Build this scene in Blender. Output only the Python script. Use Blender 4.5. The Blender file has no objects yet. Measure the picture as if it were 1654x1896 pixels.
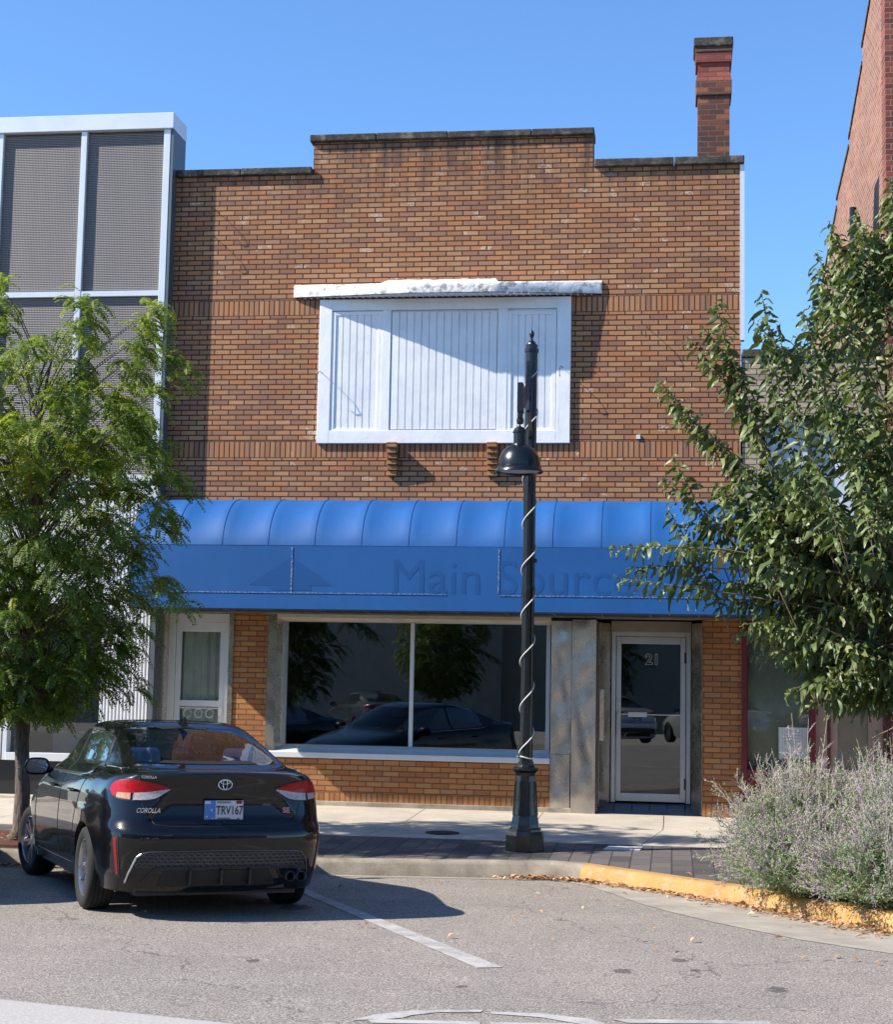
import bpy, bmesh, math, random
from mathutils import Vector, Matrix
from mathutils.bvhtree import BVHTree
import numpy as np
R = math.radians
scene = bpy.context.scene
col = scene.collection
random.seed(7)

# ------------------------------------------------------------------ camera
F_PX, PITCH, ROLL, YAW, CAM_D, CAM_H = 2982.17, .10237, .01916, -.14078, 20.4888, 1.85885
cam_data = bpy.data.cameras.new("camera")
cam = bpy.data.objects.new("camera", cam_data); col.objects.link(cam)
cy, sy, cp, sp = math.cos(YAW), math.sin(YAW), math.cos(PITCH), math.sin(PITCH)
fw = Vector((sy*cp, cy*cp, sp)); rt = Vector((cy, -sy, 0)); up = rt.cross(fw)
cr, sr = math.cos(ROLL), math.sin(ROLL)
rt, up = rt*cr + up*sr, up*cr - rt*sr
m = Matrix((rt, up, -fw)).transposed().to_4x4(); m.translation = (0, -CAM_D, CAM_H)
cam.matrix_world = m
cam_data.sensor_fit = 'HORIZONTAL'; cam_data.sensor_width = 36
cam_data.lens = F_PX/1654*36; cam_data.clip_end = 2000; cam_data.clip_start = .1
scene.camera = cam

# ------------------------------------------------------------------ light
SUN = Vector((2.85, 1.0, -2.5)).normalized()          # travel direction of the sunlight
elev = math.asin(-SUN.z)
world = bpy.data.worlds.new("World"); scene.world = world; world.use_nodes = True
wn = world.node_tree
sky = wn.nodes.new('ShaderNodeTexSky'); sky.sky_type = 'NISHITA'; sky.sun_disc = False
sky.sun_elevation = elev
sky.sun_rotation = math.atan2(-SUN.x, -SUN.y)
sky.air_density = 1.0; sky.dust_density = 0; sky.ozone_density = 5; sky.altitude = 300
bg = wn.nodes['Background']; bg.inputs['Strength'].default_value = .125
tn = wn.nodes.new('ShaderNodeMix'); tn.data_type = 'RGBA'; tn.blend_type = 'MULTIPLY'; tn.inputs[0].default_value = 1; tn.inputs[7].default_value = (.76, .93, 1.07, 1)
wn.links.new(sky.outputs[0], tn.inputs[6]); wn.links.new(tn.outputs[2], bg.inputs['Color'])
sd = bpy.data.lights.new("sun", 'SUN'); sd.energy = 5.0; sd.angle = R(.53); sd.color = (1, .93, .82)
sun = bpy.data.objects.new("sun", sd); col.objects.link(sun)
sun.rotation_euler = SUN.to_track_quat('-Z', 'Y').to_euler()
vs = scene.view_settings
vs.view_transform = 'Standard'; vs.look = 'None'; vs.gamma = 1; vs.exposure = .9
scene.render.engine = 'CYCLES'

# ------------------------------------------------------------------ node helpers
class NT:
    def __init__(s, name):
        s.m = bpy.data.materials.new(name); s.m.use_nodes = True
        s.t = s.m.node_tree; s.b = s.t.nodes['Principled BSDF']; s.out = s.t.nodes['Material Output']
    def n(s, typ, **kw):
        nd = s.t.nodes.new(typ)
        for k, v in kw.items():
            if k.startswith('i_'): nd.inputs[k[2:].replace('_', ' ')].default_value = v
            else: setattr(nd, k, v)
        return nd
    def l(s, a, b): s.t.links.new(a, b)
    def pos(s): return s.n('ShaderNodeNewGeometry').outputs['Position']
    def noise(s, scale, detail=4, rough=.55, vec=None):
        nd = s.n('ShaderNodeTexNoise'); nd.inputs['Scale'].default_value = scale
        nd.inputs['Detail'].default_value = detail; nd.inputs['Roughness'].default_value = rough
        s.l(vec if vec is not None else s.pos(), nd.inputs['Vector']); return nd.outputs['Fac']
    def ramp(s, fac, stops, interp='LINEAR'):
        nd = s.n('ShaderNodeValToRGB'); cr_ = nd.color_ramp; cr_.interpolation = interp
        while len(cr_.elements) > 1: cr_.elements.remove(cr_.elements[-1])
        cr_.elements[0].position = stops[0][0]; cr_.elements[0].color = c4(stops[0][1])
        for p_, c_ in stops[1:]:
            e = cr_.elements.new(p_); e.color = c4(c_)
        s.l(fac, nd.inputs[0]); return nd.outputs[0]
    def mix(s, fac, a, b, mode='MIX'):
        nd = s.n('ShaderNodeMix', data_type='RGBA', blend_type=mode)
        for sock, v in ((nd.inputs[0], fac), (nd.inputs[6], a), (nd.inputs[7], b)):
            if isinstance(v, (int, float)): sock.default_value = v
            elif isinstance(v, tuple): sock.default_value = c4(v)
            else: s.l(v, sock)
        return nd.outputs[2]
    def math(s, op, a, b=None, c=None, clamp=False):
        nd = s.n('ShaderNodeMath', operation=op, use_clamp=clamp)
        for i, v in enumerate((a, b, c)):
            if v is None: continue
            if isinstance(v, (int, float)): nd.inputs[i].default_value = v
            else: s.l(v, nd.inputs[i])
        return nd.outputs[0]
    def sep(s, v):
        nd = s.n('ShaderNodeSeparateXYZ'); s.l(v, nd.inputs[0]); return nd.outputs
    def comb(s, x, y, z):
        nd = s.n('ShaderNodeCombineXYZ')
        for i, v in enumerate((x, y, z)):
            if isinstance(v, (int, float)): nd.inputs[i].default_value = v
            else: s.l(v, nd.inputs[i])
        return nd.outputs[0]
    def bump(s, h, dist=.01, strength=1, prev=None):
        nd = s.n('ShaderNodeBump'); nd.inputs['Distance'].default_value = dist
        nd.inputs['Strength'].default_value = strength; s.l(h, nd.inputs['Height'])
        if prev is not None: s.l(prev, nd.inputs['Normal'])
        s.l(nd.outputs[0], s.b.inputs['Normal']); return nd.outputs[0]
    def setc(s, c):
        if isinstance(c, tuple): s.b.inputs['Base Color'].default_value = c4(c)
        else: s.l(c, s.b.inputs['Base Color'])
    def p(s, **kw):
        for k, v in kw.items(): s.b.inputs[k.replace('_', ' ')].default_value = v
def c4(c): return (c[0], c[1], c[2], 1) if len(c) == 3 else c
def mul(c, f): return (c[0]*f, c[1]*f, c[2]*f)

def plain(name, c, rough=.6, metal=0, var=.12, scale=6, bump=0, bscale=60, coat=0, spec=.5):
    t = NT(name)
    f = t.noise(scale, 5)
    t.setc(t.ramp(f, [(.3, mul(c, 1-var)), (.7, mul(c, 1+var))]))
    t.p(Roughness=rough, Metallic=metal, Coat_Weight=coat, Specular_IOR_Level=spec)
    if bump: t.bump(t.noise(bscale, 4), bump)
    return t.m

def brick_mat(name, cols, mortar, bw=.2132, bh=.0677, ms=.0065, axis='X', bands=(), zoff=0, xoff=0, soot=None, rowlock=None, spall=True, dirt=.25):
    t = NT(name)
    P = t.sep(t.pos()); u = P[0] if axis == 'X' else P[1]; z = P[2]
    u = t.math('ADD', u, 40+xoff); z0 = t.math('ADD', z, zoff)
    wob = t.math('MULTIPLY', t.math('SUBTRACT', t.noise(9, 2), .5), .004)
    def bt(vec, w, h, off):
        nd = t.n('ShaderNodeTexBrick'); nd.offset = off; nd.squash = 1
        nd.inputs['Scale'].default_value = 1; nd.inputs['Brick Width'].default_value = w
        nd.inputs['Row Height'].default_value = h; nd.inputs['Mortar Size'].default_value = ms
        nd.inputs['Mortar Smooth'].default_value = .25; nd.inputs['Bias'].default_value = 0
        nd.inputs['Color1'].default_value = (0, 0, 0, 1); nd.inputs['Color2'].default_value = (1, 1, 1, 1)
        nd.inputs['Mortar'].default_value = (0, 0, 0, 1)
        t.l(vec, nd.inputs['Vector']); return nd.outputs['Color'], nd.outputs['Fac']
    c, f = bt(t.comb(t.math('ADD', u, wob), t.math('ADD', z0, wob), 0), bw, bh, .5)
    for (z1, z2) in bands:
        h = z2-z1
        c2, f2 = bt(t.comb(u, t.math('SUBTRACT', t.math('ADD', z, 10*h), z1), 0), bh*1.02, h, 0)
        k = t.math('MULTIPLY', t.math('GREATER_THAN', z, z1), t.math('LESS_THAN', z, z2))
        c = t.mix(k, c, c2); f = t.math('ADD', t.math('MULTIPLY', f, t.math('SUBTRACT', 1, k)), t.math('MULTIPLY', f2, k))
    n = len(cols)
    bc = t.ramp(c, [(i/n, cc) for i, cc in enumerate(cols)], 'CONSTANT')
    fine = t.noise(55, 5, .7)
    bc = t.mix(.35, bc, t.ramp(fine, [(.25, (.35, .35, .35)), (.75, (1, 1, 1))]), 'MULTIPLY')
    if spall:
        s1 = t.math('GREATER_THAN', t.noise(3.1, 1), .63)
        s2 = t.math('GREATER_THAN', t.noise(38, 3), .5)
        s3 = t.math('GREATER_THAN', c, .74)
        k = t.math('MULTIPLY', t.math('MULTIPLY', s1, s2), s3)
        bc = t.mix(k, bc, (.52, .38, .27))
    big = t.noise(.9, 5, .6)
    bc = t.mix(dirt, bc, t.ramp(big, [(.35, (.45, .42, .42)), (.65, (1.1, 1.08, 1.05))]), 'MULTIPLY')
    mc = t.ramp(t.noise(30, 3), [(.3, mul(mortar, .75)), (.7, mul(mortar, 1.25))])
    base = t.mix(f, bc, mc)
    if soot:
        zz = t.math('MULTIPLY', t.math('SUBTRACT', z, soot[0]), 1/(soot[1]-soot[0]), clamp=True)
        st = t.noise(1, 5, .6, t.comb(t.math('MULTIPLY', u, 7), 0, t.math('MULTIPLY', z, 1.2)))
        k = t.math('MULTIPLY', zz, t.ramp(st, [(.40, (0, 0, 0)), (.66, (1, 1, 1))]))
        base = t.mix(t.math('MULTIPLY', k, .8), base, (.028, .024, .022))
    t.setc(base); t.p(Roughness=.82, Specular_IOR_Level=.35)
    h = t.math('ADD', t.math('MULTIPLY', t.math('SUBTRACT', 1, f), 1.0), t.math('MULTIPLY', fine, .28))
    h = t.math('ADD', h, t.math('MULTIPLY', c, .22))
    t.bump(h, .006)
    return t.m

def glass_mat(name, tint=(.9, .95, .95), refl=1.0, dark=1.0, ior=1.6):
    t = NT(name); t.t.nodes.remove(t.b)
    tr = t.n('ShaderNodeBsdfTransparent'); tr.inputs[0].default_value = c4(mul(tint, dark))
    gl = t.n('ShaderNodeBsdfGlossy'); gl.inputs['Roughness'].default_value = .004
    gl.inputs[0].default_value = (refl, refl, refl, 1)
    bp = t.n('ShaderNodeBump'); bp.inputs['Distance'].default_value = .003; bp.inputs['Strength'].default_value = .35
    t.l(t.noise(.8, 1), bp.inputs['Height']); t.l(bp.outputs[0], gl.inputs['Normal'])
    fr = t.n('ShaderNodeFresnel'); fr.inputs[0].default_value = ior
    mx = t.n('ShaderNodeMixShader'); t.l(fr.outputs[0], mx.inputs[0]); t.l(tr.outputs[0], mx.inputs[1]); t.l(gl.outputs[0], mx.inputs[2])
    t.l(mx.outputs[0], t.out.inputs['Surface']); return t.m

# ------------------------------------------------------------------ mesh helpers
def tag(o, label=None, cat=None, group=None, kind=None):
    if label: o['label'] = label
    if cat: o['category'] = cat
    if group: o['group'] = group
    if kind: o['kind'] = kind
    return o
def empty(name, loc=(0, 0, 0), rz=0, label=None, cat=None, group=None):
    o = bpy.data.objects.new(name, None); col.objects.link(o)
    o.location = loc; o.rotation_euler = (0, 0, rz); o.empty_display_size = .1
    return tag(o, label, cat, group)
class MB:
    def __init__(s): s.v = []; s.f = []; s.mi = []; s.cur = 0
    def add(s, vs_, fs):
        b = len(s.v); s.v += [tuple(v) for v in vs_]
        s.f += [tuple(i+b for i in f) for f in fs]; s.mi += [s.cur]*len(fs); return s
    def box(s, x0, x1, y0, y1, z0, z1):
        return s.add([(x0,y0,z0),(x1,y0,z0),(x1,y1,z0),(x0,y1,z0),(x0,y0,z1),(x1,y0,z1),(x1,y1,z1),(x0,y1,z1)],
                     [(0,3,2,1),(4,5,6,7),(0,1,5,4),(1,2,6,5),(2,3,7,6),(3,0,4,7)])
    def hexa(s, p): # 8 points like box order
        return s.add(p, [(0,3,2,1),(4,5,6,7),(0,1,5,4),(1,2,6,5),(2,3,7,6),(3,0,4,7)])
    def prism(s, poly, a, b, axis='Y'):
        n = len(poly)
        def P(q, d):
            return {'Y': (q[0], d, q[1]), 'Z': (q[0], q[1], d), 'X': (d, q[0], q[1])}[axis]
        vs_ = [P(q, a) for q in poly]+[P(q, b) for q in poly]
        fs = [tuple(range(n)), tuple(range(2*n-1, n-1, -1))]
        fs += [(i, (i+1) % n+n if False else i+n, (i+1) % n+n, (i+1) % n) for i in range(n)]
        return s.add(vs_, fs)
    def tube(s, pts, r, seg=8, caps=True):
        pts = [Vector(p) for p in pts]; n = len(pts)
        rs = r if isinstance(r, (list, tuple)) else [r]*n
        vs_ = []; prev = None
        for i, p in enumerate(pts):
            d = (pts[min(i+1, n-1)]-pts[max(i-1, 0)]).normalized()
            if prev is None:
                a = d.orthogonal().normalized()
            else:
                a = (prev-d*prev.dot(d))
                a = a.normalized() if a.length > 1e-6 else d.orthogonal().normalized()
            prev = a; b = d.cross(a)
            for k in range(seg):
                t = 2*math.pi*k/seg; vs_.append(p+(a*math.cos(t)+b*math.sin(t))*rs[i])
        fs = []
        for i in range(n-1):
            for k in range(seg):
                k2 = (k+1) % seg; fs.append((i*seg+k, i*seg+k2, (i+1)*seg+k2, (i+1)*seg+k))
        if caps: fs.append(tuple(range(seg-1, -1, -1))); fs.append(tuple((n-1)*seg+k for k in range(seg)))
        return s.add(vs_, fs)
    def lathe(s, prof, c=(0, 0, 0), seg=24, axis='Z', caps=True):
        vs_ = []; n = len(prof)
        for (r, h) in prof:
            for k in range(seg):
                t = 2*math.pi*(k+.5)/seg; x, y = math.cos(t)*r, math.sin(t)*r
                if axis == 'Z': v = (c[0]+x, c[1]+y, c[2]+h)
                elif axis == 'X': v = (c[0]+h, c[1]+x, c[2]+y)
                else: v = (c[0]+x, c[1]+h, c[2]+y)
                vs_.append(v)
        fs = []
        for i in range(n-1):
            for k in range(seg):
                k2 = (k+1) % seg; fs.append((i*seg+k, i*seg+k2, (i+1)*seg+k2, (i+1)*seg+k))
        if caps: fs.append(tuple(range(seg-1, -1, -1))); fs.append(tuple((n-1)*seg+k for k in range(seg)))
        return s.add(vs_, fs)
    def grid(s, rows, close=False):
        nr, nc = len(rows), len(rows[0]); vs_ = [v for r_ in rows for v in r_]; fs = []
        for i in range(nr-1):
            for j in range(nc if close else nc-1):
                j2 = (j+1) % nc; fs.append((i*nc+j, i*nc+j2, (i+1)*nc+j2, (i+1)*nc+j))
        return s.add(vs_, fs)
    def build(s, name, mat, parent=None, smooth=False, bevel=0, fixn=True, angle=40):
        me = bpy.data.meshes.new(name); me.from_pydata(s.v, [], s.f)
        for mm in (mat if isinstance(mat, (list, tuple)) else [mat]): me.materials.append(mm)
        if isinstance(mat, (list, tuple)): me.polygons.foreach_set('material_index', s.mi)
        if fixn:
            bm = bmesh.new(); bm.from_mesh(me); bmesh.ops.recalc_face_normals(bm, faces=bm.faces); bm.to_mesh(me); bm.free()
        if smooth:
            me.polygons.foreach_set('use_smooth', [True]*len(me.polygons))
            if smooth != 'all': me.set_sharp_from_angle(angle=R(angle))
        me.update()
        o = bpy.data.objects.new(name, me); col.objects.link(o)
        if parent: o.parent = parent
        if bevel:
            md = o.modifiers.new('bevel', 'BEVEL'); md.width = bevel; md.segments = 2; md.limit_method = 'ANGLE'; md.angle_limit = R(35)
        return o
def text_obj(name, s, size, mat, mw, parent=None, extrude=.001, align='CENTER', bold=0, sx=1):
    cu = bpy.data.curves.new(name, 'FONT'); cu.body = s; cu.size = size; cu.extrude = extrude
    cu.align_x = align; cu.align_y = 'CENTER'; cu.offset = bold
    tmp = bpy.data.objects.new(name+'_t', cu); col.objects.link(tmp)
    dg = bpy.context.evaluated_depsgraph_get()
    me = bpy.data.meshes.new_from_object(tmp.evaluated_get(dg)); bpy.data.objects.remove(tmp)
    me.transform(mw @ Matrix.Diagonal((sx, 1, 1, 1))); me.materials.clear(); me.materials.append(mat); me.name = name
    o = bpy.data.objects.new(name, me); col.objects.link(o)
    if parent: o.parent = parent
    return o
def copy_tree(o, parent=None):
    c = o.copy(); col.objects.link(c)
    if parent: c.parent = parent
    for ch in o.children: copy_tree(ch, c)
    return c

# ------------------------------------------------------------------ materials
M = {}
M['brick'] = brick_mat('tan_brown_brick', [(.43,.205,.098),(.38,.165,.078),(.46,.225,.105),(.34,.165,.095),(.45,.185,.080),(.41,.215,.115),(.31,.145,.085),(.46,.205,.090),(.40,.19,.10),(.49,.25,.125)],
                       (.050,.024,.013), ms=.0085, bands=((4.688,4.908),(6.59,6.80)), zoff=.02, soot=(7.9, 8.75), xoff=.07)
M['brick_low'] = brick_mat('orange_storefront_brick', [(.44,.19,.065),(.38,.15,.05),(.47,.22,.08),(.34,.14,.055),(.42,.17,.055),(.40,.20,.09)],
                       (.10,.06,.035), bw=.2132, bh=.0677, bands=((.2, .372),), zoff=.02, xoff=.12, spall=False, dirt=.2)
M['brick_red'] = brick_mat('weathered_red_brick', [(.13,.045,.032),(.20,.062,.036),(.09,.042,.034),(.30,.10,.045),(.11,.05,.04)], (.12,.085,.065), bw=.21, bh=.072, ms=.008, spall=False, dirt=.3)
M['brick_redx'] = brick_mat('dark_red_brick', [(.25,.06,.038),(.20,.045,.03),(.28,.075,.045),(.15,.04,.03)], (.20,.15,.12), bh=.072, ms=.008, spall=False, xoff=.03)
M['brick_redy'] = brick_mat('salmon_side_brick', [(.27,.110,.062),(.23,.080,.045),(.32,.15,.088),(.27,.125,.078)], (.34,.26,.21), bh=.072, ms=.010, axis='Y', spall=False, dirt=.5)
M['brick_painted'] = brick_mat('red_painted_chimney_brick', [(.26,.070,.052),(.22,.060,.045),(.30,.085,.06)], (.13,.06,.05), bw=.21, bh=.072, ms=.007, spall=False)
M['brick_beige'] = brick_mat('pale_buff_brick', [(.46,.37,.27),(.41,.33,.24),(.48,.39,.29),(.30,.25,.19),(.44,.36,.26),(.47,.38,.27)], (.10,.08,.065), bh=.072, ms=.007, spall=False, dirt=.2)
def stone():
    t = NT('sooty_coping_stone'); f = t.noise(7, 6, .7); g = t.noise(60, 3)
    c = t.ramp(f, [(.35, (.022,.020,.018)), (.52, (.06,.052,.045)), (.68, (.20,.16,.13))])
    t.setc(t.mix(.5, c, t.ramp(g, [(.3, (.3,.3,.3)), (.7, (1.3,1.3,1.3))]), 'MULTIPLY')); t.p(Roughness=.9); t.bump(g, .012); return t.m
M['stone'] = stone()
def white_paint():
    t = NT('white_painted_board'); f = t.noise(3, 5, .6); g = t.noise(1, 5, .6, t.comb(t.math('MULTIPLY', t.sep(t.pos())[0], 25), 0, t.math('MULTIPLY', t.sep(t.pos())[2], 2)))
    c = t.ramp(f, [(.3, (.70,.71,.72)), (.6, (.80,.80,.80))]); c = t.mix(t.ramp(g, [(.60, (0,0,0)), (.74, (.6,.6,.6))]), c, (.52,.52,.50))
    t.setc(c); t.p(Roughness=.45); t.bump(t.noise(12, 3), .003); return t.m
M['white'] = white_paint()
def lumpy():
    t = NT('crusted_white_paint'); f = t.noise(9, 7, .7); c = t.ramp(f, [(.40, (.30,.29,.27)), (.47, (.66,.65,.62)), (.6, (.82,.82,.81))])
    t.setc(c); t.p(Roughness=.7); t.bump(t.noise(14, 7, .65), .012); return t.m
M['lumpy'] = lumpy()
M['alu'] = plain('white_aluminium_frame', (.66,.68,.69), .35, .2, .05, 3)
M['alu_grey'] = plain('grey_aluminium_side', (.09,.11,.13), .5, .2, .1, 3)
M['alu_door'] = plain('satin_aluminium', (.52,.54,.56), .35, .65, .06, 4, .001, 40)
def steel():
    t = NT('dented_stainless_steel'); P = t.sep(t.pos())
    f = t.noise(1.6, 3, .5); w = t.noise(1, 3, .5, t.comb(t.math('MULTIPLY', P[0], 5), P[1], t.math('MULTIPLY', P[2], 2.2)))
    t.setc(t.ramp(f, [(.3, (.58,.51,.42)), (.7, (.68,.61,.52))])); t.p(Metallic=.9, Roughness=.3)
    rr = t.ramp(t.noise(5, 5, .6), [(.35, (.22,.22,.22)), (.7, (.34,.34,.34))]); t.l(rr, t.b.inputs['Roughness'])
    t.bump(w, .03, .18); return t.m
M['steel'] = steel()
def blue_cloth():
    t = NT('faded_blue_awning_fabric'); f = t.noise(1.3, 5, .6)
    P = t.sep(t.pos()); s = t.noise(1, 4, .6, t.comb(t.math('MULTIPLY', P[0], 9), 0, t.math('MULTIPLY', P[2], .8)))
    c = t.ramp(f, [(.3, (.003,.078,.265)), (.7, (.005,.094,.315))]); c = t.mix(t.ramp(s, [(.5, (0,0,0)), (.8, (.15,.15,.15))]), c, (.02,.13,.36))
    t.setc(c); t.p(Roughness=.6, Specular_IOR_Level=.4); t.bump(t.noise(180, 2), .0015); return t.m
M['blue'] = blue_cloth()
M['blue_dark'] = plain('unfaded_blue_letter_ghost', (.002,.070,.245), .5, 0, .05, 2)
def flaky():
    t = NT('flaking_silver_tape'); f = t.noise(45, 5, .7); k = t.ramp(f, [(.50, (0,0,0)), (.56, (1,1,1))])
    t.setc(t.mix(k, (.004,.085,.29), (.30,.34,.38))); t.p(Roughness=.6); return t.m
M['flaky'] = flaky()
M['black_metal'] = plain('black_enamel', (.006,.0065,.0075), .25, 0, .2, 4, .0015, 25, spec=.6)
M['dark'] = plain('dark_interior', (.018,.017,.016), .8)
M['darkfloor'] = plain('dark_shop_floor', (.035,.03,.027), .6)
M['ledge'] = plain('grey_window_ledge', (.30,.30,.29), .7)
M['glass'] = glass_mat('shop_window_glass', ior=1.7)
M['glass_tint'] = glass_mat('car_rear_glass', tint=(.80,.90,.93), ior=1.45)
def mulch():
    t = NT('red_bark_mulch'); f = t.noise(45, 6, .8); t.setc(t.ramp(f, [(.3, (.03,.012,.008)), (.55, (.17,.065,.04)), (.75, (.35,.17,.11))])); t.p(Roughness=.95); t.bump(f, .05); return t.m
M['mulch'] = mulch()
M['soil'] = plain('dry_soil', (.13,.095,.065), .95, 0, .4, 25, .03, 60)
def bark(name, a, b):
    t = NT(name); P = t.sep(t.pos()); f = t.noise(1, 6, .7, t.comb(t.math('MULTIPLY', P[0], 40), t.math('MULTIPLY', P[1], 40), t.math('MULTIPLY', P[2], 9)))
    t.setc(t.ramp(f, [(.32, a), (.68, b)])); t.p(Roughness=.92); t.bump(f, .02); return t.m
M['bark'] = bark('grey_brown_bark', (.04,.030,.025), (.22,.17,.14))
M['twig'] = bark('pale_twig_bark', (.09,.065,.045), (.24,.19,.14))
def leafmat(name, stops, trans=.35, rough=.55, spec=.25):
    t = NT(name); g = t.n('ShaderNodeNewGeometry'); rnd = g.outputs['Random Per Island']
    at = t.n('ShaderNodeAttribute'); at.attribute_name = 'tone'
    v = t.math('ADD', t.math('MULTIPLY', rnd, .45), t.math('MULTIPLY', at.outputs['Fac'], .55))
    c = t.ramp(v, stops)
    t.setc(c); t.p(Roughness=rough, Specular_IOR_Level=spec)
    tl = t.n('ShaderNodeBsdfTranslucent'); t.l(t.mix(1.0, c, (1.5, 1.6, .6), 'MULTIPLY'), tl.inputs[0])
    mx = t.n('ShaderNodeMixShader'); mx.inputs[0].default_value = trans
    t.l(t.b.outputs[0], mx.inputs[1]); t.l(tl.outputs[0], mx.inputs[2]); t.l(mx.outputs[0], t.out.inputs['Surface']); return t.m
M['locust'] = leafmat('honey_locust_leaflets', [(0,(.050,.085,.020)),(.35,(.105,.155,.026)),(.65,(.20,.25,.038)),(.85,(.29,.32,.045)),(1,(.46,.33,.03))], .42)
M['leaf'] = leafmat('glossy_oval_leaf', [(0,(.050,.078,.028)),(.4,(.095,.135,.045)),(.75,(.18,.21,.08)),(.93,(.30,.31,.14)),(1,(.50,.38,.17))], .2, .42, .35)
M['sage_leaf'] = leafmat('grey_green_sage_leaf', [(0,(.13,.19,.085)),(.5,(.22,.29,.15)),(1,(.36,.40,.27))], .2, .7, .2)
M['sage_flower'] = leafmat('faded_lavender_bloom', [(0,(.19,.09,.33)),(.34,(.33,.21,.42)),(.6,(.46,.38,.41)),(1,(.54,.47,.42))], .25, .8, .1)
M['sage_stem'] = plain('silvery_sage_stem', (.34,.33,.26), .8)
M['dry'] = leafmat('dry_fallen_leaf', [(0,(.16,.06,.03)),(.4,(.38,.19,.10)),(.7,(.55,.34,.20)),(1,(.70,.52,.36))], .1, .8, .2)

# ------------------------------------------------------------------ ground
def SZ(y):   # street surface
    if y > -14: return -.0185-.023*(y+6.627)
    return .151-.02*abs(y+14)*0.6
def WZ(y): return .09+(y+4.95)*.0222
def asphalt():
    t = NT('worn_asphalt'); f = t.noise(85, 4, .8); g = t.noise(1.1, 6, .65); v = t.n('ShaderNodeTexVoronoi'); v.inputs['Scale'].default_value = 95
    t.l(t.pos(), v.inputs['Vector'])
    c = t.ramp(f, [(.34, (.07,.063,.057)), (.5, (.27,.242,.216)), (.66, (.68,.61,.55))])
    c = t.mix(.55, c, t.ramp(v.outputs['Color'], [(.1, (.45,.45,.45)), (.9, (1.25,1.22,1.18))]), 'MULTIPLY')
    c = t.mix(.5, c, t.ramp(g, [(.3, (.70,.70,.72)), (.7, (1.15,1.13,1.10))]), 'MULTIPLY')
    for (ox, oy, rr) in ((-.30,-10.15,.055),(.05,-9.6,.05),(.15,-10.0,.03),(.62,-10.6,.06),(-1.2,-11.0,.03),(-3.0,-7.6,.12),(-3.35,-7.2,.07),(-2.6,-10.4,.04)):
        dx = t.math('SUBTRACT', t.sep(t.pos())[0], ox); dy = t.math('MULTIPLY', t.math('SUBTRACT', t.sep(t.pos())[1], oy), .6)
        dd_ = t.math('ADD', t.math('SQRT', t.math('ADD', t.math('MULTIPLY', dx, dx), t.math('MULTIPLY', dy, dy))), t.math('MULTIPLY', t.math('SUBTRACT', t.noise(14, 4), .5), rr*2.2))
        c = t.mix(t.math('MULTIPLY', t.math('LESS_THAN', dd_, rr), .65), c, (.035,.03,.028))
    vc = t.n('ShaderNodeTexVoronoi', feature='DISTANCE_TO_EDGE'); vc.inputs['Scale'].default_value = .23; wv = t.n('ShaderNodeVectorMath', operation='ADD')
    nz = t.n('ShaderNodeTexNoise'); nz.inputs['Scale'].default_value = 1.6; nz.inputs['Detail'].default_value = 6; t.l(t.pos(), nz.inputs['Vector']); t.l(t.pos(), wv.inputs[0]); t.l(nz.outputs['Color'], wv.inputs[1]); t.l(wv.outputs[0], vc.inputs['Vector'])
    c = t.mix(t.math('MULTIPLY', t.math('LESS_THAN', vc.outputs['Distance'], .0016), .6), c, (.06,.052,.046))
    st = t.ramp(t.noise(2.7, 3, .5), [(.72, (0,0,0)), (.76, (1,1,1))])
    c = t.mix(t.math('MULTIPLY', st, .55), c, (.03,.028,.027))
    t.setc(c); t.p(Roughness=.88, Specular_IOR_Level=.3); t.bump(f, .006); return t.m
M['asphalt'] = asphalt()
def concrete(name, a, b, speck=.5, bump=.004):
    t = NT(name); f = t.noise(2.2, 6, .65); g = t.noise(120, 3, .7)
    c = t.ramp(f, [(.3, a), (.7, b)]); c = t.mix(speck, c, t.ramp(g, [(.3, (.6,.6,.6)), (.7, (1.25,1.25,1.25))]), 'MULTIPLY')
    t.setc(c); t.p(Roughness=.9, Specular_IOR_Level=.3); t.bump(g, bump); return t.m
M['walk'] = concrete('pale_sidewalk_concrete', (.38,.33,.27), (.52,.46,.38), .3)
M['kerb'] = concrete('weathered_kerb_concrete', (.17,.145,.11), (.48,.42,.34), .7, .01)
M['gutter'] = concrete('gutter_concrete', (.25,.225,.19), (.42,.375,.32), .5)
def yellow():
    t = NT('worn_yellow_kerb_paint'); f = t.noise(14, 6, .75); k = t.ramp(f, [(.50, (0,0,0)), (.66, (1,1,1))])
    t.setc(t.mix(t.math('MULTIPLY', k, .85), t.ramp(t.noise(4, 4), [(.3, (.35,.18,.045)), (.7, (.44,.25,.075))]), (.34,.27,.19))); t.p(Roughness=.7); t.bump(t.noise(50, 4), .008); return t.m
M['yellow'] = yellow()
def paint():
    t = NT('worn_white_road_paint'); f = t.noise(160, 3, .8); g = t.noise(5, 5, .7)
    c = t.mix(t.ramp(t.math('ADD', t.math('MULTIPLY', f, .6), t.math('MULTIPLY', g, .4)), [(.43, (1,1,1)), (.53, (0,0,0))]), (.44,.42,.40), (.22,.205,.19))
    t.setc(c); t.p(Roughness=.8); return t.m
M['roadpaint'] = paint()
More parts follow.
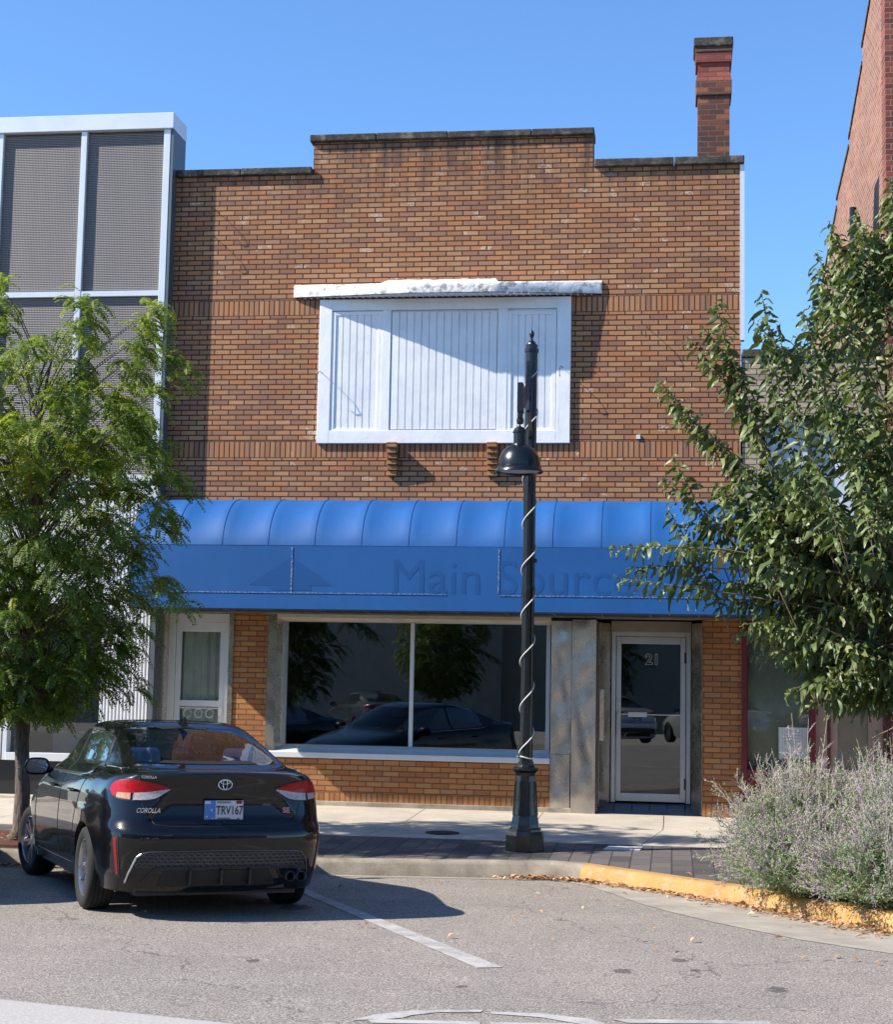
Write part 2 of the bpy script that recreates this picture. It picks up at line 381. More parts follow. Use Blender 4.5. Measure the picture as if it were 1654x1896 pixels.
def paver():
    t = NT('charcoal_clay_paver'); P = t.sep(t.pos())
    nd = t.n('ShaderNodeTexBrick'); nd.offset = .5; a = nd.inputs
    a['Scale'].default_value = 1; a['Brick Width'].default_value = .40; a['Row Height'].default_value = .20; a['Mortar Size'].default_value = .007
    a['Color1'].default_value = (0,0,0,1); a['Color2'].default_value = (1,1,1,1); a['Mortar'].default_value = (0,0,0,1)
    t.l(t.comb(t.math('ADD', P[1], 40), t.math('ADD', P[0], 60), 0), a['Vector'])
    c = t.ramp(nd.outputs['Color'], [(0, (.060,.053,.052)), (1, (.13,.115,.108))])
    c = t.mix(.6, c, t.ramp(t.noise(90, 3), [(.3, (.6,.6,.6)), (.7, (1.3,1.3,1.3))]), 'MULTIPLY')
    c = t.mix(nd.outputs['Fac'], c, (.035,.032,.03)); t.setc(c); t.p(Roughness=.75)
    t.bump(t.math('SUBTRACT', 1, nd.outputs['Fac']), .006); return t.m
M['paver'] = paver()

MB().box(-600, 600, -600, 600, -1.2, -.9).build('ground', M['gutter']); bpy.data.objects['ground']['kind'] = 'structure'
g = MB(); ys = [-26, -22, -18, -16, -14, -12, -10, -8, -6, -4, -3.4]
g.grid([[(x, y, SZ(y)) for x in (-60, -30, -10, 0, 10, 30, 60)] for y in ys])
tag(g.build('road', M['asphalt']), kind='structure')
# kerb line: foot of the kerb face, street side (x, y)
KL = [(-40,-5.35),(-9,-5.3),(-6.4,-5.22),(-5,-5.12),(-3.2,-4.97),(-1.9,-4.74),(-1.15,-4.62),(-.88,-4.70),(-.55,-4.95),(-.15,-5.38),(.27,-5.86),(.68,-6.34),(1.12,-7.0),(1.64,-7.72),(2.2,-8.25),(3.0,-8.6),(4.2,-8.75),(40,-8.75)]
def offs(line, d):
    out = []
    for i, p in enumerate(line):
        a = Vector(line[max(i-1, 0)]); b = Vector(line[min(i+1, len(line)-1)]); t = (b-a).normalized()
        out.append((p[0]-t.y*d, p[1]+t.x*d))
    return out
def KT(p): return max(WZ(p[1]), SZ(p[1])+.13) if p[1] > -5.0 else SZ(p[1])+.145
def kerb_mesh(i0, i1):
    k = MB(); A = KL[i0:i1+1]; full = KL
    o0 = offs(full, 0)[i0:i1+1]; o1 = offs(full, .02)[i0:i1+1]; o2 = offs(full, .045)[i0:i1+1]; o3 = offs(full, .17)[i0:i1+1]
    rows = [[(p[0], p[1], SZ(p[1])-.05) for p in o0], [(p[0], p[1], KT(q)-.035) for p, q in zip(o1, o0)],
            [(p[0], p[1], KT(q)-.008) for p, q in zip(o2, o0)], [(p[0], p[1], KT(q)) for p, q in zip(offs(full, .075)[i0:i1+1], o0)],
            [(p[0], p[1], KT(q)+.002) for p, q in zip(o3, o0)], [(p[0], p[1], SZ(p[1])-.1) for p in o3]]
    # subdivide lengthwise
    k.grid(rows); return k
tag(kerb_mesh(0, 7).build('kerb', M['kerb'], smooth=True), kind='structure')
tag(kerb_mesh(7, len(KL)-1).build('yellow_kerb', M['yellow'], smooth=True), kind='structure')
# gutter pan
gp = MB(); w0 = [.12]*6+[.14,.18,.3,.5,.75,.9,.95,.95,.95,.95,.95,.95]
o = [offs(KL, -w0[i])[i] for i in range(len(KL))]
gp.grid([[(p[0], p[1], SZ(p[1])+.004) for p in o], [(p[0], p[1], SZ(p[1])+.004) for p in KL]])
tag(gp.build('gutter', M['gutter']), kind='structure')
# sidewalk: pavers then concrete
inner = offs(KL, .168)
pv = MB(); xs = [p[0] for p in inner]
pv.grid([[(p[0], p[1], KT(q)+.001) for p, q in zip(inner, KL)], [(p[0], -4.42 if p[1] > -4.9 else min(-4.5, p[1]*.5-2.2), WZ(-4.4)+.002) for p in inner], [(p[0], -3.05, WZ(-3.05)) for p in inner]])
tag(pv.build('paver_strip', M['paver']), kind='structure')
cw = MB(); xs = [-40, -10.6, -9.1, -7.6, -6.1, -4.6, -3.1, -1.6, -.1, 1.4, 2.9, 4.4, 40]
for i in range(len(xs)-1):
    for (a, b) in ((-3.05, -1.52), (-1.52, 0.9)):
        s = -.22
        gpx = .005
        z0 = -.35
        cw.hexa([(xs[i]+gpx+s*(a<-2), a+gpx, z0),(xs[i+1]-gpx+s*(a<-2), a+gpx, z0),(xs[i+1]-gpx+s*0, b-gpx, z0),(xs[i]+gpx+s*0, b-gpx, z0),
                 (xs[i]+gpx+s*(a<-2), a+gpx, WZ(a)+.004),(xs[i+1]-gpx+s*(a<-2), a+gpx, WZ(a)+.004),(xs[i+1]-gpx, b-gpx, WZ(b)+.004),(xs[i]+gpx, b-gpx, WZ(b)+.004)])
tag(cw.build('sidewalk', M['walk']), kind='structure')
MB().box(-40, 40, -3.04, 1, -.4, .07).build('sidewalk_bed', M['soil'])['kind'] = 'structure'
# planting bed on the bulb-out and tree pit
bed = MB(); pl = [(.75,-5.9),(1.2,-6.7),(1.75,-7.4),(2.4,-7.95),(3.2,-8.3),(6,-8.4),(6,-4.2),(1.6,-4.2),(.8,-4.9)]
bed.prism(pl, .02, .175, 'Z'); tag(bed.build('planting_bed', M['soil']), kind='structure')
pit = MB(); pit.prism([(-7.5,-5.0),(-6.0,-4.98),(-6.0,-3.6),(-7.5,-3.6)], .05, .125, 'Z'); tag(pit.build('mulch_pit', M['mulch']), kind='structure')
# road markings
def mark(name, poly, dz=.004, mat=None):
    mk = MB(); mk.add([(x, y, SZ(y)+dz) for x, y in poly], [tuple(range(len(poly)))]); return tag(mk.build(name, mat or M['roadpaint']), kind='structure')
mark('parking_line', [(-3.62,-5.75),(-3.53,-5.70),(-1.04,-10.24),(-1.20,-10.30)])
mark('parking_line', [(-6.92,-5.75),(-6.83,-5.70),(-4.34,-10.24),(-4.50,-10.30)])
M['roadpaint2'] = plain('faint_road_band', (.36,.34,.32), .85, 0, .2, 60)
mark('lane_band', [(-3.85,-12.02),(-2.17,-12.44),(-1.6,-12.9),(-1.6,-13.4),(-4.2,-12.6)], mat=M['roadpaint2'])
bs = [[(-1.62,-12.20),(-1.52,-12.00),(-1.37,-11.85),(-1.18,-11.77),(-.99,-11.73),(-1.0,-11.80),(-1.22,-11.86),(-1.34,-11.98),(-1.37,-12.06),(-1.45,-12.12)],
      [(-.95,-11.77),(-.69,-11.75),(-.42,-11.84),(-.31,-11.98),(-.45,-12.0),(-.57,-11.93),(-.68,-11.86),(-.93,-11.83)],
      [(-.32,-11.81),(.51,-11.655),(.52,-11.74),(-.22,-11.90)],[(-1.55,-12.14),(-.97,-12.06),(-.96,-12.14),(-1.5,-12.24)],[(-.92,-12.06),(-.50,-11.99),(-.45,-12.05),(-.9,-12.14)]]
mk = MB()
for poly in bs: mk.add([(x, y, SZ(y)+.004) for x, y in poly], [tuple(range(len(poly)))])
tag(mk.build('painted_lane_symbol', M['roadpaint']), kind='structure')
# ------------------------------------------------------------------ sidewalk fittings
mh = MB(); mh.lathe([(.001,-.01),(.19,-.01),(.19,.010),(.17,.013),(.001,.013)], (-2.52,-2.55,WZ(-2.55)+.002), 32)
tag(mh.build('manhole_cover', plain('rusty_cast_iron', (.035,.028,.024), .7, .3, .3, 30, .004, 90), smooth=True), 'small round dark iron cover set in the pale sidewalk left of the lamp post', 'manhole cover')
vb = MB(); vb.hexa([(-.70,-3.55,.10),(-.32,-3.50,.10),(-.30,-3.25,.10),(-.66,-3.28,.10),(-.70,-3.55,.137),(-.32,-3.50,.137),(-.30,-3.25,.141),(-.66,-3.28,.141)])
tag(vb.build('utility_lid', plain('bleached_concrete_lid', (.55,.53,.50), .8, 0, .2, 20, .004, 60), bevel=.006), 'pale rectangular utility lid set in the dark pavers right of the lamp post', 'utility lid')
# ------------------------------------------------------------------ main brick building
B = empty('brick_building', (-2.9, 0, .2), 0, 'two storey tan brick shop building with stepped parapet, boarded upper window and chimney', 'building')
def part(mb, name, mat, parent=B, **kw):
    if parent is not None and parent.type == 'EMPTY':
        off = parent.location; mb.v = [(v[0]-off.x, v[1]-off.y, v[2]-off.z) for v in mb.v]
        o = mb.build(name, mat, parent, **kw)
    else:
        root = parent
        while root and root.parent: root = root.parent
        off = root.location; mb.v = [(v[0]-off.x, v[1]-off.y, v[2]-off.z) for v in mb.v]
        o = mb.build(name, mat, parent, **kw)
    return o
XL, XR = -6.77, .84
w = MB()
w.prism([(XL,2.75),(XR,2.75),(XR,8.50),(-1.06,8.50),(-1.06,8.94),(-4.79,8.94),(-4.79,8.505),(XL,8.505)], 0, .32, 'Y')
part(w, 'upper_wall', M['brick'])
w = MB(); w.box(XL, XR-.02, .33, 18, 2.75, 8.25); part(w, 'side_wall', M['brick_redx'])
w = MB(); w.box(-5.67,-5.22,.0,.34,.262,2.64); part(w, 'pier', M['brick_low'])
w = MB(); w.box(.37,XR+.0115,.0,.9,.20,2.64); part(w, 'pier', M['brick_low'])
w = MB(); w.box(-5.22,-1.53,.0,.32,.262,.80); part(w, 'base_wall', M['brick_low'])
w = MB(); w.box(-5.70,-.97,-.035,.3,.12,.262); part(w, 'plinth', M['kerb'], bevel=.008)
random.seed(3)
for (a, b, z0, z1) in ((-6.735,-4.80,8.508,8.60),(-4.84,-1.045,8.943,9.034),(-1.045,.885,8.503,8.605)):
    c = MB(); x = a
    while x < b-.01:
        x2 = min(x+random.uniform(.9,1.15), b)
        if b-x2 < .4: x2 = b
        dz = random.uniform(-.006,.006)
        c.box(x+.003, x2-.003, -.055+random.uniform(-.006,.004), .38, z0, z1+dz); x = x2
    part(c, 'coping', M['stone'], bevel=.012)
# chimney
ch = MB(); ch.box(.29,.70,.12,.53,8.3,9.60); cho = part(ch, 'chimney', M['brick_red'])
c2 = MB(); c2.box(.264,.726,.095,.555,9.47,9.665); part(c2, 'band', M['brick_red'], cho, bevel=.01)
c2 = MB(); c2.hexa([(.262,.10,9.666),(.728,.10,9.666),(.728,.55,9.666),(.262,.55,9.666),(.285,.12,9.78),(.705,.12,9.78),(.705,.53,9.78),(.285,.53,9.78)])
c2.box(.292,.698,.122,.528,9.78,9.92); part(c2, 'painted_shaft', M['brick_painted'], cho)
c2 = MB(); c2.box(.262,.728,.095,.555,9.915,10.05); part(c2, 'painted_band', M['brick_painted'], cho, bevel=.006)
c2 = MB(); c2.box(.255,.735,.085,.565,10.05,10.12); part(c2, 'corbel_band', M['brick_red'], cho, bevel=.006)
c2 = MB(); c2.box(.235,.745,.065,.585,10.12,10.245); part(c2, 'chimney_cap', M['stone'], cho, bevel=.015)
# white corner flashing
c2 = MB(); c2.box(XR+.001, XR+.045, -.012, .10, 6.2, 8.495); c2.box(XR-.012, XR+.001, -.012, -.002, 6.2, 8.495); part(c2, 'corner_flashing', M['alu'])
# ---- boarded window box on the upper floor
fr = MB()
YF = -.045
fr.box(-4.64,-4.47,YF,-.001,4.875,6.79); fr.box(-1.50,-1.32,YF,-.001,4.875,6.79)
fr.box(-4.47,-1.50,YF,-.001,4.875,5.045); fr.box(-4.47,-1.50,YF,-.001,6.64,6.79)
fro = part(fr, 'boarded_window_frame', M['white'], bevel=.006)
ml = MB(); ml.box(-3.80,-3.68,YF+.008,-.002,5.045,6.64); part(ml, 'mullion_board', M['white'], fro, bevel=.004)
ml = MB(); ml.box(-2.27,-2.14,YF+.008,-.002,5.045,6.64); part(ml, 'mullion_board', M['white'], fro, bevel=.004)
def bead(x0, x1, z0, z1, y, n, gw=.016, gd=.014):
    xs = [x0]; ysn = [y]
    stp = (x1-x0)/n
    for i in range(1, n):
        c = x0+i*stp; xs += [c-gw/2, c-gw*.3, c+gw*.3, c+gw/2]; ysn += [y, y+gd, y+gd, y-.002]
    xs.append(x1); ysn.append(y)
    k = MB(); k.grid([[(a, b, z0) for a, b in zip(xs, ysn)], [(a, b, z1) for a, b in zip(xs, ysn)]]); return k
for (a, b, z1, n, yy) in ((-4.43,-3.84,6.60,6,-.020),(-3.68,-2.27,6.63,14,-.028),(-2.10,-1.55,6.58,6,-.020)):
    part(bead(a+.012, b-.012, 5.06, z1-.02, yy, n), 'beadboard_panel', M['white'], fro)
for (a, b, z1) in ((-4.43,-3.84,6.60),(-2.10,-1.55,6.58)):
    t_ = MB(); t_.box(a-.04,a+.012,YF+.012,-.003,5.046,z1+.03); t_.box(b-.012,b+.04,YF+.012,-.003,5.046,z1+.03)
    t_.box(a+.012,b-.012,YF+.014,-.003,z1-.02,z1+.03); t_.box(a+.012,b-.012,YF+.014,-.003,5.046,5.07); part(t_, 'panel_trim', M['white'], fro, bevel=.003)
bk = MB(); bk.box(-4.47,-1.50,-.003,-.001,5.045,6.64); part(bk, 'backing_board', M['white'], fro)
# tapered eave
random.seed(5)
ea = MB(); plan = [(-5.0,-.03),(-3.39,-.43),(-2.27,-.43),(-.93,-.03)]
def lerp2(pl, k):
    out = []
    for i in range(len(pl)-1):
        for j in range(k): t = j/k; out.append((pl[i][0]*(1-t)+pl[i+1][0]*t, pl[i][1]*(1-t)+pl[i+1][1]*t))
    out.append(pl[-1]); return out
pp = lerp2(plan, 24)
rows = []
for (dz, dy) in ((6.83,.03),(6.83,0),(6.87,-.004),(6.92,-.002),(6.97,.0),(6.995,.01)):
    rows.append([(x, y+dy+random.uniform(-.003,.003), dz+random.uniform(-.002,.002)-(.055+.035*(dz-6.83)/.165)*(-y-.03)/.40) for x, y in pp])
top = [(x, 0.0, 7.0+(.05 if -3.75 < x < -2.3 else 0)+random.uniform(-.003,.006)) for x, y in pp]
rows.append(top); ea.grid(rows)
ea.add([(-5.0,-.03,6.83),(-5.0,-.03,6.995),(-5.0,0,7.0),(-5.0,0,6.83)], [(0,1,2,3)]); ea.add([(-.93,-.03,6.83),(-.93,-.03,6.995),(-.93,0,7.0),(-.93,0,6.83)], [(0,1,2,3)])
eo = part(ea, 'eave', M['lumpy'], smooth=True, angle=60)
so = MB(); so.add([(-4.95,-.002,6.822),(plan[1][0],plan[1][1]+.02,6.768),(plan[2][0],plan[2][1]+.02,6.768),(-.98,-.002,6.822)], [(0,1,2,3)])
for i in range(44):
    x = -4.85+i*.088
    yb = np.interp(x, [-5,-3.38,-2.12,-.93], [-.03,-.43,-.43,-.03])+.035
    zb = 6.822-.054*min(1,-yb/.41)
    so.hexa([(x,yb,zb-.012),(x+.012,yb,zb-.012),(x+.012,-.002,6.81),(x,-.002,6.81),(x,yb,zb),(x+.012,yb,zb),(x+.012,-.002,6.822),(x,-.002,6.822)])
part(so, 'soffit', M['white'], eo)
# brick corbels
for cx in (-3.615, -2.31):
    cb = MB()
    for i in range(6):
        z1 = 4.872-i*.072; d = .175-i*.024
        cb.box(cx-.065, cx+.065, -d, -.001, z1-.062, z1); cb.box(cx-.058, cx+.058, -d+.02, -.001, z1-.072, z1-.062)
    part(cb, 'corbel', M['brick_low'], bevel=.003)
# ---- lintel and soffit under the awning
l_ = MB(); l_.box(XL,1.5,-.10,.32,2.645,2.749); part(l_, 'lintel', plain('weathered_beige_lintel', (.20,.165,.13), .7, 0, .25, 6, .004, 30))
# ---- left storm door bay
jm = MB(); jm.box(-6.77,-6.60,-.01,.33,.2,2.64); jm.box(-5.735,-5.672,-.02,.33,.2,2.64); part(jm, 'metal_jamb', M['steel'])
sdz = MB(); Y = .16
sdz.box(-6.60,-6.51,Y,Y+.07,.27,2.64); sdz.box(-5.825,-5.735,Y,Y+.07,.27,2.64); sdz.box(-6.51,-5.825,Y,Y+.07,2.53,2.64)
so_ = part(sdz, 'storm_door_frame', M['alu'], bevel=.003)
dd = MB(); dd.box(-6.505,-6.43,Y+.02,Y+.05,.28,2.525); dd.box(-5.905,-5.83,Y+.02,Y+.05,.28,2.525); dd.box(-6.43,-5.905,Y+.02,Y+.05,2.40,2.525); dd.box(-6.43,-5.905,Y+.02,Y+.05,1.42,1.50); dd.box(-6.43,-5.905,Y+.02,Y+.05,.28,.45)
dd.box(-5.895,-5.865,Y-.03,Y+.02,1.30,1.42)
part(dd, 'storm_door', M['alu'], so_, bevel=.003)
gg = MB(); gg.box(-6.43,-5.905,Y+.03,Y+.036,1.50,2.40); gg.box(-6.43,-5.905,Y+.03,Y+.036,.45,1.42); part(gg, 'storm_door_glass', glass_mat('storm_door_pane', ior=1.38), so_)
sc = MB()
for cx in (-6.32,-6.17,-6.02):
    for (dx, r0, z) in ((0,.055,1.33),(0,.055,1.17)):
        sc.tube([(cx+math.cos(a)*r0*(1-.08*a/1.0*.3), Y+.012, z+math.sin(a)*r0) for a in [i*.35 for i in range(18)]], .005, 5)
sc.tube([(-6.43,Y+.012,1.40),(-5.905,Y+.012,1.40)], .007, 6); part(sc, 'scroll_grille', M['alu'], so_)
cu = MB(); xs = [-6.6+i*.012 for i in range(72)]
cu.grid([[(x, Y+.12+.02*math.sin(x*62)+.012*math.sin(x*23+1), z) for x in xs] for z in (.3, 2.6)]); part(cu, 'curtain', plain('grey_beige_curtain', (.66,.60,.48), .9), so_, smooth='all')
# ---- big display window
fx0, fx1, fz0, fz1 = -5.20, -1.55, .80, 2.645
fm = MB(); Y = .14
fm.hexa([(-5.215,-.015,fz0),(-5.10,-.015,fz0),(-5.03,Y,fz0),(-5.215,Y,fz0),(-5.215,-.015,fz1),(-5.10,-.015,fz1),(-5.03,Y,fz1),(-5.215,Y,fz1)])
part(fm, 'metal_jamb', M['steel'])
wf = MB(); wf.box(-5.03,-4.985,Y,Y+.06,.93,2.60); wf.box(-1.60,-1.545,Y,Y+.06,.93,2.60); wf.box(-4.985,-1.60,Y,Y+.06,2.55,2.60); wf.box(-4.985,-1.60,Y,Y+.06,.93,.965)
wfo = part(wf, 'display_window_frame', M['alu_door'], bevel=.003)
mu = MB(); mu.box(-3.36,-3.31,Y-.012,Y+.05,.966,2.55); part(mu, 'mullion', M['alu'], wfo, bevel=.003)
hd = MB(); hd.hexa([(-5.21,-.012,2.60),(-1.53,-.012,2.60),(-1.53,Y,2.56),(-5.03,Y,2.56),(-5.21,-.012,2.643),(-1.53,-.012,2.643),(-1.53,Y,2.643),(-5.03,Y,2.643)]); part(hd, 'window_head', plain('cream_window_head', (.50,.46,.38), .6), wfo)
sl = MB(); sl.hexa([(-5.21,-.045,.802),(-1.53,-.045,.802),(-1.53,Y+.01,.85),(-5.05,Y+.01,.85),(-5.21,-.045,.872),(-1.53,-.045,.872),(-1.53,Y+.01,.935),(-5.05,Y+.01,.935)]); part(sl, 'window_sill', M['alu'], wfo, bevel=.005)
gl = MB(); gl.box(-4.984,-3.361,Y+.02,Y+.028,.966,2.549); part(gl, 'window_glass', M['glass'], wfo)
gl = MB(); gl.box(-3.309,-1.601,Y+.02,Y+.028,.966,2.549); part(gl, 'window_glass', M['glass'], wfo)
lg = MB(); lg.box(-5.0,-1.6,.23,.75,.90,.955); part(lg, 'window_ledge', M['ledge'], wfo)
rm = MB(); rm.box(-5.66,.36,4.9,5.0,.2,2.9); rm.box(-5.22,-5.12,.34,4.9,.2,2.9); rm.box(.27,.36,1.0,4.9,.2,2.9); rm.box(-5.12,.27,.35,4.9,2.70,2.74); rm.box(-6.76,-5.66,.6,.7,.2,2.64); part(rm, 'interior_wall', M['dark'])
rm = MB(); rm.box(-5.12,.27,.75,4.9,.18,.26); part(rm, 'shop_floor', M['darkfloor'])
# ---- steel cladding panels beside the door
def steel_panel(x0, x1, y0, y1, z0, z1):
    k = MB(); n = 14; mz = 26
    def pt(i, j, d):
        x = x0+(x1-x0)*i/n; z = z0+(z1-z0)*j/mz; y = y0+(y1-y0)*i/n
        b = .006*math.sin(x*11+z*3)+.005*math.sin(z*6.3+x*20)+.004*math.sin(z*13-x*9)
        return (x, y+b*math.sin(math.pi*i/n)+d, z)
    k.grid([[pt(i, j, 0) for i in range(n+1)] for j in range(mz+1)])
    k.grid([[pt(i, j, .03) for i in range(n+1)] for j in range(mz+1)])
    k.box(x0,x0+.004,y0+.001,y0+.03,z0,z1); k.box(x1-.004,x1,y1+.001,y1+.03,z0,z1)
    return k
part(steel_panel(-1.525,-1.268,-.02,-.02,.93,2.60), 'steel_panel', M['steel'], smooth=True)
part(steel_panel(-1.525,-1.275,-.025,-.025,.262,.925), 'steel_panel', M['steel'], smooth=True)
part(steel_panel(-1.262,-.955,-.045,-.045,.19,2.62), 'steel_panel', M['steel'], smooth=True)
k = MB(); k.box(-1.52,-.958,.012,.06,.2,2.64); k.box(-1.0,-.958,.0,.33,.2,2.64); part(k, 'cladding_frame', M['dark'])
part(steel_panel(-.93,-.80,.35,.74,.26,2.60), 'steel_panel', M['steel'], smooth=True)
part(steel_panel(.24,.365,.30,.02,.22,2.60), 'steel_panel', M['steel'], smooth=True)

k = MB(); k.box(-.955,-.93,.05,.38,.22,2.6); part(k, 'cladding_return', plain('bronze_metal_return', (.16,.14,.12), .4, .6))
k = MB(); k.box(-.925,-.865,.26,.33,1.10,1.75); part(k, 'mail_slot_box', M['steel'], bevel=.004)
k = MB(); k.box(-.80,.24,.72,.76,2.50,2.64); part(k, 'transom_panel', plain('tan_transom_panel', (.36,.30,.24), .5, .3), bevel=.003)
# entrance floor tiles
k = MB()
for i in range(6):
    x = -.96+i*.225
    k.hexa([(x+.004,0.01,.10),(x+.221,0.01,.10),(x+.221,.80,.10),(x+.004,.80,.10),(x+.004,.01,.203),(x+.221,.01,.203),(x+.221,.80,.292),(x+.004,.80,.292)])
part(k, 'entrance_tiles', plain('blue_grey_entrance_tile', (.16,.18,.21), .5, 0, .15, 5, .002, 30), bevel=.003)
# ---- glass door
Y = .74
df = MB(); df.box(-.79,-.735,Y,Y+.10,.30,2.50); df.box(.175,.235,Y,Y+.10,.30,2.50); df.box(-.735,.175,Y,Y+.10,2.445,2.50); dfo = part(df, 'door_frame', M['alu_door'], bevel=.004)
d = MB(); d.box(-.728,-.665,Y+.01,Y+.05,.315,2.438); d.box(.100,.168,Y+.01,Y+.05,.315,2.438); d.box(-.665,.100,Y+.01,Y+.05,2.345,2.438); d.box(-.665,.100,Y+.01,Y+.05,.315,.42)
do = part(d, 'shop_door', M['alu_door'], dfo, bevel=.004)
d = MB(); d.box(-.665,.100,Y+.028,Y+.034,.42,2.345); part(d, 'door_glass', M['glass'], dfo)
d = MB(); d.box(-.665,.10,Y-.025,Y-.010,1.425,1.437); d.box(-.57,-.33,Y-.035,Y-.012,1.40,1.46); d.box(-.57,-.33,Y-.04,Y-.030,1.425,1.436); part(d, 'push_bar', M['alu'], dfo, bevel=.002)
d = MB(); d.box(-.722,-.685,Y-.03,Y+.008,1.16,1.46); part(d, 'door_pull', M['alu_door'], dfo, bevel=.006)
d = MB(); d.lathe([(.001,-.012),(.02,-.012),(.022,0),(.001,.0)], (-.70,Y+.005,1.61), 16, 'Y'); part(d, 'door_lock', M['alu_door'], dfo)
d = MB(); d.box(.150,.172,Y-.012,Y+.008,2.10,2.24); part(d, 'hinge', M['black_metal'], dfo); d = MB(); d.box(.150,.172,Y-.012,Y+.008,.48,.62); part(d, 'hinge', M['black_metal'], dfo)
NUMW = plain('white_outline_number', (.75,.75,.73), .5)
mw = Matrix.Translation(Vector((-.26,Y+.024,2.14))-B.location) @ Matrix.Rotation(R(90), 4, 'X')
cu_ = bpy.data.curves.new('num', 'FONT'); cu_.body = '21'; cu_.size = .19; cu_.align_x = 'CENTER'; cu_.align_y = 'CENTER'; cu_.offset = .004; cu_.fill_mode = 'NONE'; cu_.bevel_depth = .0028
tm = bpy.data.objects.new('t', cu_); col.objects.link(tm); me = bpy.data.meshes.new_from_object(tm.evaluated_get(bpy.context.evaluated_depsgraph_get())); bpy.data.objects.remove(tm)
me.transform(mw); me.materials.clear(); me.materials.append(NUMW); no = bpy.data.objects.new('door_number', me); col.objects.link(no); no.parent = dfo
# ------------------------------------------------------------------ awning
A = empty('fabric_awning', (-2.7, 0, 3.4), 0, 'long blue rounded fabric awning over the brick shop front', 'awning')
AX0, AX1, AY = -6.80, 1.50, -.95
nseg = 14; rows = []; prof = [(0.0,4.13)]
for i in range(1, 13):
    a = R(90)*i/12; prof.append((AY*math.sin(a)**.95, 3.46+.67*math.cos(a)**1.15))
seams = [-6.79+.592*i for i in range(15)]
xs = []
for i in range(nseg):
    for j in range(6): xs.append((seams[i]+(seams[i+1]-seams[i])*j/6, j/6))
xs.append((seams[-1], 0))
cv = MB(); rows = []
for k, (y, z) in enumerate(prof):
    row = []
    for x, t in xs:
        sag = .036*math.sin(math.pi*t)*math.sin(math.pi*k/12)
        row.append((x, y+sag*.7, z-sag))
    rows.append(row)
cv.grid(rows); part(cv, 'awning_cover', M['blue'], A, smooth=True, angle=50)
fc = MB(); fr_ = []
for z in (3.46,3.3,3.1,2.9,2.67): fr_.append([(x, AY, z) for x, t in xs])
fc.grid(fr_); part(fc, 'valance', M['blue'], A, smooth=True)
fc = MB()
for X in (AX0+.01, AX1-.02):
    fc = MB(); fc.prism([(0,2.67),(AY,2.67)]+[(y, z) for y, z in reversed(prof)], X, X+.01, 'X'); part(fc, 'awning_end', M['blue'], A)
for s_ in seams[1:-1]:
    t_ = MB(); t_.tube([(s_, y-.002, z+.003) for y, z in prof], .0025, 5, False); part(t_, 'seam', M['blue'], A, smooth='all')
t_ = MB(); t_.tube([(AX0, AY-.002, 3.462),(AX1, AY+.001, 3.462)], .002, 5); part(t_, 'seam', M['blue'], A)
t_ = MB(); t_.box(AX0+.02,AX1-.02,AY+.01,AY+.04,2.655,2.69); t_.box(AX0+.02,AX1-.02,-.14,-.105,2.66,2.70)
for s_ in seams: t_.box(s_-.012,s_+.012,AY+.04,-.14,2.66,2.68)
part(t_, 'awning_frame', M['alu_grey'], A)
fl = MB()
for x in (-4.70, -2.11, .45): fl.box(x-.010, x+.010, AY-.006, AY-.003, 2.88, 3.44)
fl.box(AX0+.1, -2.75, AY-.006, AY-.0035, 2.862, 2.876); fl.box(-2.1, AX1-.05, AY-.006, AY-.0035, 2.858, 2.872)
part(fl, 'flaking_seam_tape', M['flaky'], A)
mw = Matrix.Translation(Vector((-1.95,AY-.0018,3.06))-A.location) @ Matrix.Rotation(R(90), 4, 'X')
text_obj('ghost_lettering', 'Main Source', .60, M['blue_dark'], mw, A, 0, bold=0)
gm = MB(); gm.add([(-5.25,AY-.0018,2.96),(-4.70,AY-.0018,3.32),(-4.18,AY-.0018,2.96),(-4.45,AY-.0018,2.96),(-4.45,AY-.0018,2.90),(-4.95,AY-.0018,2.90),(-4.95,AY-.0018,2.96)], [(0,1,2,3,4,5,6)])
part(gm, 'ghost_emblem', M['blue_dark'], A)
# wall hooks
HK = plain('rusty_black_wire', (.03,.025,.022), .6, .4)
hooks = [(-6.10,8.03,-6.12,7.90,'rusty wire hook on the shaded upper left of the brick wall, higher of two'),(-6.10,7.66,-6.1,7.5,'rusty wire hook on the upper left of the brick wall, lower of two'),
         (-.33,6.36,-.5,6.3,'dark bent wire hook on the brick right of the boarded window'),(-1.42,5.85,-1.5,5.5,'thin wire hook on the right frame board of the white boarded window'),(-4.58,5.8,-4.5,5.4,'thin wire hook on the left frame board of the white boarded window')]
for (x, z, x2, z2, lab) in hooks:
    y0 = -.045 if 'frame board' in lab else 0
    h = MB(); h.tube([(x, y0+.01, z),(x-.01, y0-.06, z+.012),(x-.02, y0-.14, z+.0),(x-.03, y0-.17, z-.06),(x-.03, y0-.15, z-.12),(x-.025,y0-.12,z-.13)], .0045, 6)
    tag(h.build('wall_hook', HK), lab, 'hook', 'wire hooks on the brick front')
k = MB(); k.box(-.47,-.42,-.02,-.001,4.93,4.985); tag(k.build('junction_plate', M['alu'], bevel=.003), 'tiny pale square plate on the brick right of the lamp head', 'plate')
